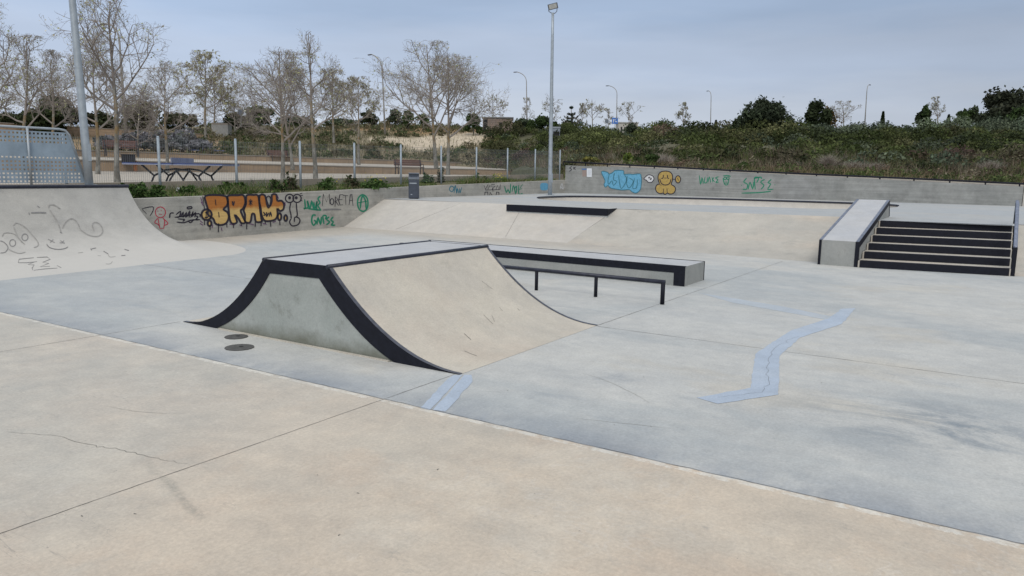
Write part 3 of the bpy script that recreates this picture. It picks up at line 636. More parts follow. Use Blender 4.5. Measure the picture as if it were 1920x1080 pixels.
# ================================================================== GRAFFITI (paint lying on the walls)
def paint(name, c, rough=.7): return plain(name, c, rough, 0, .18, 14, spec=.3)
PK = paint('black_spray_paint', (.028, .024, .035)); PO = None
def orange():
    m, t, b = nodes('orange_to_yellow_spray_paint'); g = G(t)
    s = g.n('ShaderNodeSeparateXYZ', {0: g.pos()}).outputs
    zz = g.math('ADD', s[2], g.math('MULTIPLY', g.math('SUBTRACT', g.noise(9, 4), .5), .12))
    a = g.mix(g.sm(zz, .60, .72), (.62, .42, .15), (.42, .15, .025))
    a = g.mix(.5, a, g.mix(g.rng(g.noise(4, 5, .6, (1, 1, 8)), .3, .7), (.7,) * 3, (1.2,) * 3), 'MULTIPLY')
    t.links.new(a, b.inputs['Base Color']); b.inputs['Roughness'].default_value = .7; return m
PO = orange()
PG = paint('green_spray_paint', (.02, .21, .12)); PR = paint('red_spray_paint', (.45, .03, .06)); PB = paint('pale_blue_spray_paint', (.13, .36, .52)); PY = paint('mustard_spray_paint', (.42, .29, .09)); PW = paint('white_spray_paint', (.6, .6, .6)); PP = paint('purple_spray_paint', (.13, .05, .14)); PT = paint('teal_blue_spray_paint', (.05, .17, .22)); PF = paint('faded_marker', (.20, .195, .19)); PF2 = paint('faint_grey_marker', (.29, .28, .26))
T6 = lambda x, y: (240 + x / 4, 320 + y / 4)
T7 = lambda x, y: (620 + x / 4, 280 + y / 4)
T8 = lambda x, y: (1040 + x / 4, 280 + y / 4)
TQ = lambda x, y: (x / 6, 350 + y / 6)
hL2 = hit_line(WL, .008); hL3 = hit_line(WL, .012); hB2 = hit_line(BW, .008); hB3 = hit_line(BW, .014)
def circ(cx, cy, rx, ry, n=12, a0=0): return [(cx + rx * math.cos(a0 + 2 * math.pi * k / n), cy + ry * math.sin(a0 + 2 * math.pi * k / n)) for k in range(n)] + [(cx + rx * math.cos(a0), cy + ry * math.sin(a0))]
# big orange lettering
B_ = [(580, 190), (660, 182), (735, 192), (750, 225), (742, 262), (716, 290), (746, 312), (756, 350), (735, 395), (690, 408), (655, 395), (640, 360), (600, 330), (600, 290), (585, 240)]
R1 = [(748, 190), (820, 184), (868, 186), (880, 240), (862, 285), (845, 300), (862, 345), (880, 388), (850, 392), (830, 360), (800, 330), (818, 385), (785, 398), (765, 370), (756, 300), (750, 240)]
A1 = [(890, 186), (940, 182), (975, 186), (985, 240), (992, 300), (1000, 360), (1003, 382), (960, 382), (950, 330), (930, 325), (918, 385), (880, 385), (878, 330), (868, 295), (885, 250)]
U1 = [(990, 184), (1025, 184), (1040, 230), (1060, 270), (1078, 230), (1080, 182), (1112, 180), (1120, 225), (1150, 225), (1170, 250), (1165, 290), (1140, 302), (1120, 285), (1122, 330), (1105, 365), (1060, 378), (1022, 372), (1002, 330), (995, 280), (985, 230)]
bl = [circ(590, 330, 38, 40, 10), circ(612, 395, 14, 20, 8), circ(1137, 345, 13, 26, 8), circ(1183, 355, 11, 22, 8)]
fills('orange_lettering', [B_ + [B_[0]], R1 + [R1[0]], A1 + [A1[0]], U1 + [U1[0]]] + bl, hL, PO, wallL, T6)
strokes('lettering_outline', [B_ + [B_[0]], R1 + [R1[0]], A1 + [A1[0]], U1 + [U1[0]]] + bl, 2.7, hL2, PK, wallL, T6)
strokes('lettering_outline', [[(655, 215), (660, 260)], [(680, 310), (684, 350)], [(782, 228), (790, 262), (798, 228)], [(905, 235), (935, 235)], [(908, 220), (932, 255)], [(932, 220), (908, 255)], [(920, 212), (920, 262)], [(1035, 215), (1045, 270), (1060, 275), (1072, 215), (1055, 190), (1035, 215)], [(578, 315), (600, 315), (598, 350), (575, 350)], [(588, 300), (586, 360)],
    [(1015, 310), (1030, 330), (1015, 335)], [(1040, 310), (1040, 345), (1055, 315)], [(1060, 345), (1068, 310), (1078, 345)], [(560, 190), (575, 290)], [(572, 185), (720, 178)]], 1.6, hL3, PK, wallL, T6)
strokes('paint_drip', [[(680, 395), (678, 462)], [(790, 390), (792, 430)], [(892, 380), (890, 440)], [(955, 380), (955, 420)], [(1000, 378), (998, 415)], [(1068, 375), (1072, 420)], [(616, 410), (616, 445)], [(1138, 368), (1140, 408)], [(573, 365), (575, 408)], [(742, 395), (742, 425)], [(1030, 378), (1030, 400)], [(850, 392), (850, 415)]], 2.0, hL2, PK, wallL, T6, False)
strokes('purple_shading', [[(545, 200), (560, 245)], [(548, 235), (565, 262)], [(540, 375), (560, 390)], [(540, 395), (565, 410)], [(635, 405), (632, 430)], [(700, 425), (706, 452)], [(760, 400), (800, 408)], [(835, 405), (858, 415)], [(900, 395), (945, 405)], [(1010, 395), (1040, 402)], [(1085, 390), (1110, 378)], [(1178, 235), (1180, 262)], [(1120, 185), (1130, 210)]], 1.6, hL2, PP, wallL, T6)
# stick figure, tag and scribbles
strokes('red_figure', [circ(243, 312, 38, 40, 12), [(225, 355), (232, 395), (240, 435)], [(262, 352), (275, 380), (268, 432)], [(222, 358), (200, 388), (222, 400), (236, 418)], [(270, 362), (300, 395), (275, 410)], [(230, 325), (256, 328)], [(222, 300), (226, 306)], [(248, 296), (252, 302)], [(240, 435), (270, 432)]], 1.1, hL, PR, wallL, T6)
strokes('black_tag', [[(312, 355), (318, 320), (345, 318)], [(360, 330), (395, 305), (385, 345), (365, 350)], [(395, 345), (415, 310), (412, 350), (440, 312), (432, 352)], [(440, 350), (465, 300), (458, 352)], [(470, 352), (490, 305), (480, 345), (508, 312), (500, 350)], [(350, 350), (430, 340), (530, 322), (540, 350)], [(365, 385), (420, 390), (470, 372), (530, 366)], [(445, 275), (475, 270), (478, 282), (450, 286), (445, 275)], [(455, 380), (470, 390), (495, 365)], [(375, 362), (425, 366), (410, 380)], [(505, 340), (525, 345), (510, 368), (540, 366)]], 1.7, hL, PK, wallL, T6)
strokes('black_tag', [[(105, 285), (185, 270), (188, 300), (165, 340)], [(108, 290), (140, 325)]], 1.1, hL, PK, wallL, T6)
strokes('eyed_figure', [circ(1212, 208, 31, 31, 12), circ(1268, 208, 31, 30, 12), [(1222, 240), (1213, 285), (1222, 330), (1224, 360)], [(1262, 240), (1266, 290), (1270, 330), (1262, 350)], [(1224, 360), (1212, 385), (1228, 412), (1255, 412), (1280, 400), (1290, 370), (1272, 350), (1250, 352), (1248, 385)], [(1290, 175), (1305, 168)], [(1296, 185), (1312, 185)], [(1295, 220), (1308, 228)]], 1.7, hL, PK, wallL, T6)
fills('eyed_figure_pupil', [circ(1212, 203, 11, 12, 8), circ(1262, 203, 11, 12, 8)], hL2, PK, wallL, T6)
strokes('green_tag', [[(1325, 215), (1330, 280), (1318, 283), (1350, 275), (1345, 225), (1365, 285), (1378, 225), (1390, 285)], [(1395, 235), (1400, 290), (1420, 230), (1412, 255), (1418, 300)], [(1445, 190), (1425, 210), (1440, 240), (1424, 262), (1448, 296)], [(1345, 282), (1400, 292), (1448, 296)]], 2.0, hL, PG, wallL, T6)
strokes('green_tag', [[(1410, 335), (1385, 335), (1378, 380), (1392, 410), (1410, 385), (1395, 370)], [(1418, 405), (1425, 350), (1445, 405), (1450, 345)], [(1470, 400), (1462, 340), (1488, 340), (1480, 365)], [(1510, 345), (1490, 365), (1512, 385), (1488, 405)], [(1540, 345), (1522, 370), (1540, 385), (1525, 408), (1555, 408)]], 2.2, hL, PG, wallL, T6)
strokes('black_lettering', [[(1458, 265), (1465, 175), (1490, 235), (1510, 175), (1514, 250)], circ(1530, 232, 14, 24, 8), [(1553, 270), (1556, 195), (1575, 215), (1558, 232), (1580, 262)], [(1615, 180), (1590, 180), (1580, 225), (1590, 258), (1612, 255)], [(1585, 218), (1608, 215)], [(1612, 185), (1650, 188)], [(1632, 188), (1634, 255)], [(1658, 258), (1668, 180), (1678, 175), (1688, 265)], [(1660, 225), (1686, 222)]], 1.2, hL, PK, wallL, T6, False)
strokes('smudge', [[(1462, 295), (1530, 290), (1600, 292)]], 2.2, hL, PF, wallL, T6)
strokes('green_emblem', [[(1758, 180), (1728, 205), (1722, 250), (1735, 290), (1765, 305), (1792, 285), (1800, 240), (1790, 200), (1758, 180)], [(1742, 285), (1750, 215), (1762, 190), (1782, 230), (1785, 285)], [(1728, 240), (1795, 228)]], 2.0, hL, PG, wallL, T6)
strokes('teal_tag', [[(905, 275), (890, 300), (910, 318), (925, 290), (905, 275)], [(925, 330), (935, 268), (945, 330), (950, 290), (960, 330)], [(965, 290), (970, 328), (982, 285)], [(895, 345), (900, 348)]], 1.2, hL, PT, wallL, T7)
strokes('black_tag', [[(1150, 270), (1160, 300), (1180, 265), (1180, 300), (1195, 270)], [(1200, 275), (1235, 275), (1210, 300)], [(1205, 262), (1232, 262)], [(1240, 300), (1250, 270), (1262, 300), (1275, 262), (1275, 300)], [(1155, 345), (1158, 322), (1178, 320), (1180, 345)], [(1192, 345), (1195, 322), (1212, 345)], [(1240, 345), (1245, 320), (1262, 322), (1262, 345)], [(1160, 305), (1270, 302)], [(1215, 285), (1218, 318)]], 1.3, hL, PK, wallL, T7, False)
strokes('green_tag', [[(1305, 275), (1318, 325), (1330, 300), (1345, 330), (1350, 258)], [(1360, 320), (1372, 270), (1388, 335), (1395, 275), (1375, 300)], [(1410, 268), (1412, 335), (1440, 330)], [(1410, 300), (1435, 295)], [(1440, 262), (1420, 290)]], 1.4, hL, PG, wallL, T7)
fills('blue_patch', [[(1575, 258), (1610, 252), (1630, 262), (1628, 300), (1600, 308), (1575, 300), (1575, 258)]], hL, PB, wallL, T7)
strokes('white_tag', [[(1720, 300), (1735, 255), (1745, 300), (1728, 280)], [(1755, 290), (1765, 255), (1775, 290)], [(1785, 265), (1790, 290), (1812, 260)]], 1.1, hL, PW, wallL, T7)
# back wall
strokes('black_tag', [[(130, 128), (112, 140), (128, 152), (108, 165)], [(142, 130), (143, 152)], [(158, 132), (144, 142), (158, 152)]], 1.0, hB, PK, wallB, T8)
bl_ = [(350, 168), (395, 172), (410, 185), (440, 170), (455, 158), (515, 160), (520, 185), (560, 185), (590, 188), (640, 184), (650, 215), (650, 260), (640, 305), (610, 328), (580, 318), (560, 302), (510, 305), (470, 300), (420, 290), (400, 272), (380, 283), (370, 262), (378, 235)]
fills('blue_lettering', [bl_ + [bl_[0]]], hB, PB, wallB, T8)
strokes('blue_lettering_outline', [bl_ + [bl_[0]], [(410, 185), (400, 230), (405, 262), (430, 235), (440, 270), (465, 240), (440, 225), (450, 175)], [(480, 190), (485, 240), (500, 295), (540, 230), (520, 185)], [(545, 200), (540, 260), (560, 290), (590, 240), (560, 215)], [(600, 215), (585, 290), (615, 285), (620, 225)]], 1.1, hB2, PT, wallB, T8)
strokes('speech_bubble', [[(670, 222), (700, 192), (735, 200), (744, 222), (728, 246), (700, 246), (690, 232), (670, 222)], [(700, 218), (712, 208), (718, 228), (728, 214)]], 1.0, hB2, PK, wallB, T8)
fills('speech_bubble_fill', [[(672, 221), (700, 194), (735, 202), (742, 222), (728, 244), (702, 244), (690, 232), (672, 221)]], hB, PW, wallB, T8)
head = [(778, 190), (800, 168), (835, 163), (868, 172), (884, 198), (882, 235), (875, 262), (900, 280), (906, 305), (890, 330), (862, 335), (845, 328), (828, 338), (812, 328), (790, 332), (765, 318), (756, 290), (768, 265), (785, 258), (776, 225)]
fills('yellow_figure', [head + [head[0]], circ(925, 225, 18, 26, 8)], hB, PY, wallB, T8)
strokes('yellow_figure_outline', [head + [head[0]], circ(925, 225, 19, 27, 9), [(788, 220), (800, 255), (832, 268), (862, 255), (872, 222)], [(815, 192), (812, 215), (800, 218)], [(845, 192), (848, 215), (858, 218)], [(818, 295), (815, 328)], [(842, 295), (845, 328)], [(785, 262), (800, 270)], [(884, 225), (906, 225)], [(920, 215), (930, 235)], [(822, 215), (840, 215)]], 1.25, hB2, PK, wallB, T8)
strokes('green_tag', [[(1085, 195), (1095, 265), (1105, 210), (1115, 258)], [(1128, 205), (1122, 250), (1142, 245), (1145, 210)], [(1150, 250), (1160, 205), (1170, 250)], [(1180, 205), (1185, 248)], [(1195, 212), (1185, 225), (1200, 245)], [(1230, 205), (1205, 215), (1225, 228), (1208, 248), (1232, 245)]], 1.25, hB, PG, wallB, T8)
strokes('green_tag', [[(1262, 200), (1300, 196), (1320, 205)], [(1262, 215), (1275, 262), (1298, 262), (1308, 215)], circ(1278, 218, 9, 10, 7), circ(1300, 216, 9, 10, 7), [(1275, 245), (1295, 245)], [(1270, 255), (1300, 253)]], 1.25, hB, PG, wallB, T8)
strokes('green_tag', [[(1440, 215), (1418, 245), (1445, 262), (1440, 298), (1410, 300)], [(1452, 300), (1465, 245), (1485, 298), (1492, 245)], [(1505, 300), (1498, 215), (1530, 215), (1515, 250)], [(1575, 225), (1545, 245), (1570, 270), (1548, 300)], [(1625, 225), (1600, 250), (1620, 260), (1598, 300), (1640, 298)], [(1402, 328), (1520, 325), (1622, 315)], [(1398, 270), (1405, 270)], [(1648, 266), (1655, 266)], [(1500, 218), (1545, 208), (1550, 222)]], 1.5, hB, PG, wallB, T8)
fills('repainted_area', [[(1705, 225), (1900, 232), (1900, 380), (1690, 372), (1700, 300)]], hit_line(BW, .003), concrete('lighter_repaint', (.31, .31, .295), (.28, .285, .275), None, 1.2, form=True), wallB, T8)
def notice(name, x0, y0, x1, y1, mat, label):
    v = [hB2(*T8(*p)) for p in ((x0, y1), (x1, y1), (x1, y0), (x0, y0))]; c = v[0]
    t = thing(name, tuple(c), label, 'notice'); vb = [q + np.array([.010, 0, 0]) for q in v]
    mesh_obj('sheet', v + vb, [(0, 1, 2, 3), (7, 6, 5, 4), (0, 4, 5, 1), (1, 5, 6, 2), (2, 6, 7, 3), (3, 7, 4, 0)], mat, t); return t
notice('notice', 241, 143, 278, 207, MT['paper'], 'white notice sheet fixed to the left end of the back wall')
nb = notice('notice', 208, 147, 238, 203, plain('faded_brown_notice', (.30, .23, .20), .7), 'faded brownish notice with a blue top strip left of the white sheet')
mesh_obj('header_strip', [hB3(*T8(*p)) for p in ((204, 153), (240, 153), (240, 145), (204, 145))], [(0, 1, 2, 3)], paint('blue_header', (.06, .17, .4)), nb)
strokes('printed_lines', [[(247, 155 + 9 * k), (272, 155 + 9 * k)] for k in range(5)], .35, hB3, MT['netgrey'], bpy.data.objects['notice'], T8, False)
# quarter pipe scribbles
strokes('marker_scribble', [[(545, 240), (560, 205), (610, 205), (680, 250)], [(560, 260), (600, 320), (640, 380), (665, 440), (688, 515)], [(700, 470), (740, 400), (790, 362), (840, 370), (880, 420), (910, 485), (990, 540), (1080, 560), (1140, 535), (1155, 480), (1120, 420), (1070, 400), (1038, 430), (1060, 500)]], 1.7, hQ, MT['qp'] and PF2, qp, TQ)
strokes('marker_scribble', [[(150, 440), (180, 408), (240, 425), (310, 480), (370, 550), (425, 620), (425, 665), (380, 685)], [(155, 450), (185, 530), (220, 590), (280, 650)], [(25, 560), (50, 520), (120, 520), (180, 545), (250, 630)], [(95, 700), (150, 730), (220, 750), (285, 735)]], 1.2, hQ, PF2, qp, TQ)
strokes('marker_scribble', [circ(280, 568, 34, 38, 9), circ(142, 632, 34, 38, 9), [(2, 608), (45, 625), (90, 680), (60, 735), (2, 745)]], 1.1, hQ, PF, qp, TQ)
strokes('marker_face', [[(540, 590), (615, 628)], [(600, 592), (565, 628)], [(670, 630), (730, 632)], [(680, 605), (725, 640)], [(720, 605), (685, 638)], [(525, 645), (560, 685), (650, 705), (730, 695), (765, 675)]], 1.3, hQ, PF, qp, TQ)
strokes('marker_lettering', [[(205, 855), (215, 815), (380, 798)], [(205, 855), (300, 855), (415, 842)], [(390, 845), (315, 875), (385, 880), (360, 915), (370, 940)], [(415, 795), (530, 790), (565, 815), (480, 850), (550, 862), (450, 900), (560, 895)], [(380, 940), (500, 925), (645, 915)], [(640, 885), (690, 912)]], 1.0, hQ, PF, qp, TQ, False)
strokes('paint_spot', [[(325, 290), (330, 315)], [(350, 293), (440, 290), (520, 293)], [(1020, 695), (1030, 715)], [(1030, 700), (1080, 688)], [(1165, 725), (1215, 755)], [(1400, 703), (1450, 718)], [(1365, 775), (1410, 772)], [(420, 215), (445, 235)], [(675, 510), (700, 525)]], 1.8, hQ, PF, qp, TQ)
strokes('scuff', [[(1215, 752), (1235, 790), (1300, 785)], [(880, 745), (935, 738)], [(1190, 868), (1240, 868), (1265, 840)], [(1100, 775), (1135, 778)]], .8, hQ, PF2, qp, TQ)
bpy.context.view_layer.update()
# ================================================================== PARK BEYOND THE WALLS
def stripz(x): return 1.04 + .0163 * (x - 10.9)
strip = MB()
xs = np.linspace(-14, 34, 49)
for x in xs:
    yf = np.interp(x, [p[0] for p in WL], [p[1] for p in WL]) + .2; zf = np.interp(x, [p[0] for p in WL], zl) - .06
    strip.v += [(x, yf, zf), (x, 16.9, stripz(x)), (x, 18.05, stripz(x) - .03)]
for i in range(48):
    for k in range(2): a = 3 * i + k; strip.f.append((a, a + 3, a + 4, a + 1))
MT['soil'] = concrete('grassy_soil', (.11, .115, .05), (.15, .125, .075), (.09, .10, .045), 1.5)
tag(strip.build('planting_strip', MT['soil']), kind='structure')
def PZ1(y): return .93 + (y - 18.2) * (1.36 - .93) / 17.8
tag(MB().add([(-20, 18.2, .93), (68, 18.2, .93), (68, 36, 1.36), (-20, 36, 1.36)], [(0, 1, 2, 3)]).build('lower_plaza_paving', MT['pave']), kind='structure')
tag(MB().add([(-20, 36.3, 1.80), (70, 36.3, 1.80), (70, 44, 2.10), (-20, 44, 2.10)], [(0, 1, 2, 3)]).build('upper_plaza_paving', MT['pave']), kind='structure')
def wall_run(name, x0, x1, y, th, zb, z0, z1, mat, label, cap=None):
    t = thing(name, (x0, y, zb), label, 'wall'); mb = MB().add([(x0, y, zb), (x1, y, zb), (x1, y, z1), (x0, y, z0), (x0, y + th, zb), (x1, y + th, zb), (x1, y + th, z1), (x0, y + th, z0)],
        [(0, 1, 2, 3), (7, 6, 5, 4), (3, 2, 6, 7), (0, 3, 7, 4), (1, 5, 6, 2)]); mb.build('wall', mat, t)
    if cap:
        c = .03; MB().add([(x0, y - c, z0 + .002), (x1, y - c, z1 + .002), (x1, y + th + c, z1 + .002), (x0, y + th + c, z0 + .002), (x0, y - c, z0 + .06), (x1, y - c, z1 + .06), (x1, y + th + c, z1 + .06), (x0, y + th + c, z0 + .06)],
            [(4, 5, 6, 7), (0, 1, 5, 4), (3, 0, 4, 7), (2, 3, 7, 6)]).build('coping_stones', cap, t)
    return t
CAPM = concrete('pale_cap_stone', (.34, .30, .25), (.28, .25, .21), None, 1)
wall_run('low_wall', -12, 33, 18.02, .22, .6, .88, 1.585, MT['kerb'], 'low stained concrete wall just behind the wire fence')
wall_run('terrace_wall', -20, 66, 36.0, .3, 1.1, 1.90, 1.74, MT['terrace'], 'lower tan block terrace wall behind the blue table', CAPM)
wall_run('terrace_wall', -20, 72, 44.0, .35, 1.8, 2.42, 2.42, MT['terrace'], 'second tan block terrace wall below the grassy slope', CAPM)
wall_run('terrace_wall', 20, 44, 60.0, .4, 2.5, 4.42, 4.46, MT['terrace'], 'highest tan block wall among the trees at the far left', CAPM)
# ---- hillside: ring columns (photo azimuth, [distance, height] ...)
def dY(px): r = ray(px, 318) / F; return r[1]
def zat(px, py, d): return float(atd(px, py, d)[2])
cols_ = []
for px in (-900, -400, 0, 300, 450, 600, 720, 850): 
    d0 = 44.2 / max(dY(px), .35); dc = 100 if px < 700 else 102; yc = {-900: 240, -400: 240, 0: 240, 300: 241, 450: 240, 600: 240, 720: 238, 850: 238}[px]
    zc = zat(px, yc, dc) if px >= 0 else 6.6; cols_.append((px, [(d0, 2.3), (d0 + (dc - d0) * .35, 2.4 + (zc - 2.4) * .40), (d0 + (dc - d0) * .7, 2.4 + (zc - 2.4) * .80), (dc, zc)]))
cols_.append((940, [(70, 1.3), (78, 3.0), (88, 5.8), (98, zat(940, 245, 98))]))
cols_.append((1060, [(42, 1.2), (56, 2.4), (76, 4.6), (90, zat(1060, 247, 90))]))
cols_.append((1250, [(37.5, 1.85), (46, 2.5), (58, 4.0), (68, zat(1250, 252, 68))]))
cols_.append((1500, [(35, 1.75), (42, 2.4), (52, 3.6), (64, zat(1500, 252, 64))]))
cols_.append((1920, [(33.5, 1.5), (40, 2.2), (50, 3.4), (64, zat(1920, 248, 64))]))
cols_.append((2600, [(33.5, 1.5), (40, 2.2), (50, 3.4), (64, 5.3)]))
cpx = [c[0] for c in cols_]
def hill(px, d):
    i = int(np.clip(np.searchsorted(cpx, px) - 1, 0, len(cpx) - 2)); u = np.clip((px - cpx[i]) / (cpx[i + 1] - cpx[i]), 0, 1)
    def H_(c):
        D = [q[0] for q in c]; Z = [q[1] for q in c]
        return np.interp(d, D, Z) if d <= D[-1] else Z[-1] + (d - D[-1]) * (.022)
    z = H_(cols_[i][1]) * (1 - u) + H_(cols_[i + 1][1]) * u
    return float(z)
def dist_crest(px): return float(np.interp(px, cpx, [c[1][3][0] for c in cols_]))
def dist_foot(px): return float(np.interp(px, cpx, [c[1][0][0] for c in cols_]))
def wpt(px, d):   # ground point at photo azimuth px and forward distance d
    r = ray(px, 318) / F; p = r * d; x, y = p[0], p[1]
    return np.array([x, y, hill(px, d)])
def bumpz(x, y): return .18 * mnoise.noise(Vector((x * .23, y * .23, 3))) + .5 * mnoise.noise(Vector((x * .05, y * .05, 8))) 
pxs = list(range(-900, 2601, 25)); us = [0, .02, .07, .13, .2, .27, .35, .43, .52, .61, .7, .8, .9, 1.0]
dext = [1.12, 1.3, 1.7, 2.5, 5, 10]
v = []; cc = []
tan_ = (.30, .235, .15); sand = (.50, .42, .31); orange_ = (.40, .25, .13); dryg = (.14, .125, .07); dkg = (.07, .085, .035); brn = (.12, .095, .06)
for px in pxs:
    d0 = dist_foot(px); dc = dist_crest(px)
    for k, d in enumerate([d0 + (dc - d0) * u for u in us] + [dc * e for e in dext]):
        p = wpt(px, d); nb_ = bumpz(p[0], p[1]) * min(1, (d - d0) / 6) * (1 if d < dc * 1.2 else .3); p[2] += nb_
        v.append(tuple(p)); q = mnoise.noise(Vector((p[0] * .12, p[1] * .12, 1))) * .5 + .5
        X_, Y_, _ = proj(p)
        if px < 930:
            c = np.array(dryg) * (1 - q) + np.array(tan_) * q
            if 60 < p[0] < 82 and 48 < p[1] - q * 3 < 54.: c = np.array(sand)
            elif d > dc * .86 and 560 < px: c = np.array(orange_)
            elif px < 430 and d < dc * .8: c = np.array((.30, .21, .12))
        else: c = np.array(dkg) * q + np.array(brn) * (1 - q)
        cc.append((*c, 1))
NR = len(us) + len(dext); f = [(i * NR + k, i * NR + k + 1, (i + 1) * NR + k + 1, (i + 1) * NR + k) for i in range(len(pxs) - 1) for k in range(NR - 1)]
k0 = len(v)
for i in range(len(pxs)): a = v[i * NR]; v.append((a[0], a[1], -.4)); cc.append(cc[i * NR])
f += [(i * NR, (i + 1) * NR, k0 + i + 1, k0 + i) for i in range(len(pxs) - 1)]
def ground_mat():
    m, t, b = nodes('hillside_soil'); g = G(t); c = g.n('ShaderNodeAttribute', attribute_name='Col').outputs['Color']
    a = g.mix(.8, c, g.mix(g.rng(g.noise(1.2, 7, .7), .3, .7), (.6,) * 3, (1.3,) * 3), 'MULTIPLY')
    t.links.new(a, b.inputs['Base Color']); b.inputs['Roughness'].default_value = .95; g.bump(b, g.noise(3, 6, .7), .8, .1); return m
hs = mesh_obj('hillside', v, f, ground_mat(), None, True); fix_normals(hs)
at_ = hs.data.color_attributes.new('Col', 'FLOAT_COLOR', 'POINT'); at_.data.foreach_set('color', np.array(cc, np.float32).ravel()); tag(hs, kind='structure')
# verge between back wall and the slope
vg = MB()
ybs = np.linspace(16.5, -30, 30)
for y in ybs:
    xw = np.interp(y, [b for a, b in BW[::-1]], [a for a, b in BW[::-1]]) + .26; zt = float(np.interp(y, [b for a, b in BW[::-1]], zb_[::-1]))
    vg.v += [(xw, y, zt - .12), (xw + 1.5, y, zt - .05 + .05), (xw + 14, y + 3, zt + .55)]
for i in range(29):
    for k in range(2): a = 3 * i + k; vg.f.append((a, a + 3, a + 4, a + 1))
o = vg.build('verge', concrete('weedy_verge_soil', (.20, .17, .12), (.13, .11, .075), (.34, .29, .21), .5)); fix_normals(o); tag(o, kind='structure')

# ================================================================== FOLIAGE HELPERS
def cards(name, P, size, colr, mat, parent=None, nrm=None, shape='quad', aspect=1.6, kind=None):
    """many small leaf faces in one mesh; P (N,3), size (N,), colr (N,3)"""
    N = len(P); size = np.broadcast_to(size, (N,)).astype(float)
    a = rng.normal(size=(N, 3)); 
    if nrm is not None: a = a * .75 + nrm
    a /= np.linalg.norm(a, axis=1)[:, None] + 1e-9
    h = rng.normal(size=(N, 3)); u = np.cross(a, h); u /= np.linalg.norm(u, axis=1)[:, None] + 1e-9; w_ = np.cross(a, u)
    u *= size[:, None] * .5; w_ *= size[:, None] * .5 * aspect
    if shape == 'quad': V = np.stack([P - w_, P + u, P + w_, P - u], 1); k = 4
    else: V = np.stack([P - u * .6, P + u * .6, P + w_ * 2], 1); k = 3
    return npmesh(name, V, k, np.repeat(colr, k, 0), mat, parent, kind)
def npmesh(name, V, k, C_, mat, parent=None, kind=None):
    V = V.reshape(-1, 3)
    if parent is not None:
        Mi = np.array(root_matrix(parent).inverted()); V = V @ Mi[:3, :3].T + Mi[:3, 3]
    n = len(V); me = bpy.data.meshes.new(name); me.vertices.add(n); me.vertices.foreach_set('co', V.astype(np.float32).ravel())
    nf = n // k; me.loops.add(n); me.loops.foreach_set('vertex_index', np.arange(n, dtype=np.int32)); me.polygons.add(nf)
    me.polygons.foreach_set('loop_start', np.arange(0, n, k, dtype=np.int32)); me.polygons.foreach_set('loop_total', np.full(nf, k, np.int32)); me.update(); me.validate()
    at = me.color_attributes.new('Col', 'FLOAT_COLOR', 'POINT'); cc_ = np.ones((n, 4), np.float32); cc_[:, :3] = C_; at.data.foreach_set('color', cc_.ravel())
    me.materials.append(mat); o = bpy.data.objects.new(name, me); col.objects.link(o); o.parent = parent
    if kind: o['kind'] = kind
    return o
def blades(name, P, hgt, wid, colr, parent=None, kind=None, lean=.35, mat=None):
    N = len(P); hgt = np.broadcast_to(hgt, (N,)); a = rng.uniform(0, 2 * np.pi, N); d = np.stack([np.cos(a), np.sin(a), np.zeros(N)], 1)
    l = rng.normal(0, lean, (N, 2)); tip = P + np.stack([l[:, 0] * hgt, l[:, 1] * hgt, hgt], 1)
    V = np.stack([P - d * wid / 2, P + d * wid / 2, tip], 1); return npmesh(name, V, 3, np.repeat(colr, 3, 0), mat or MT['grass'], parent, kind)
def pal(N, cols, w=None):
    c = np.array(cols)[rng.choice(len(cols), N, p=w)]; return c * rng.uniform(.8, 1.2, (N, 1))
def ico(c, r, seg=1, jit=.12):
    bm = bmesh.new(); bmesh.ops.create_icosphere(bm, subdivisions=2, radius=1); v = [tuple(Vector(c) + Vector((q.co.x * r[0], q.co.y * r[1], q.co.z * r[2])) * (1 + rng.normal(0, jit))) for q in bm.verts]
    bm.verts.index_update(); f = [tuple(x.index for x in q.verts) for q in bm.faces]; bm.free(); return v, f
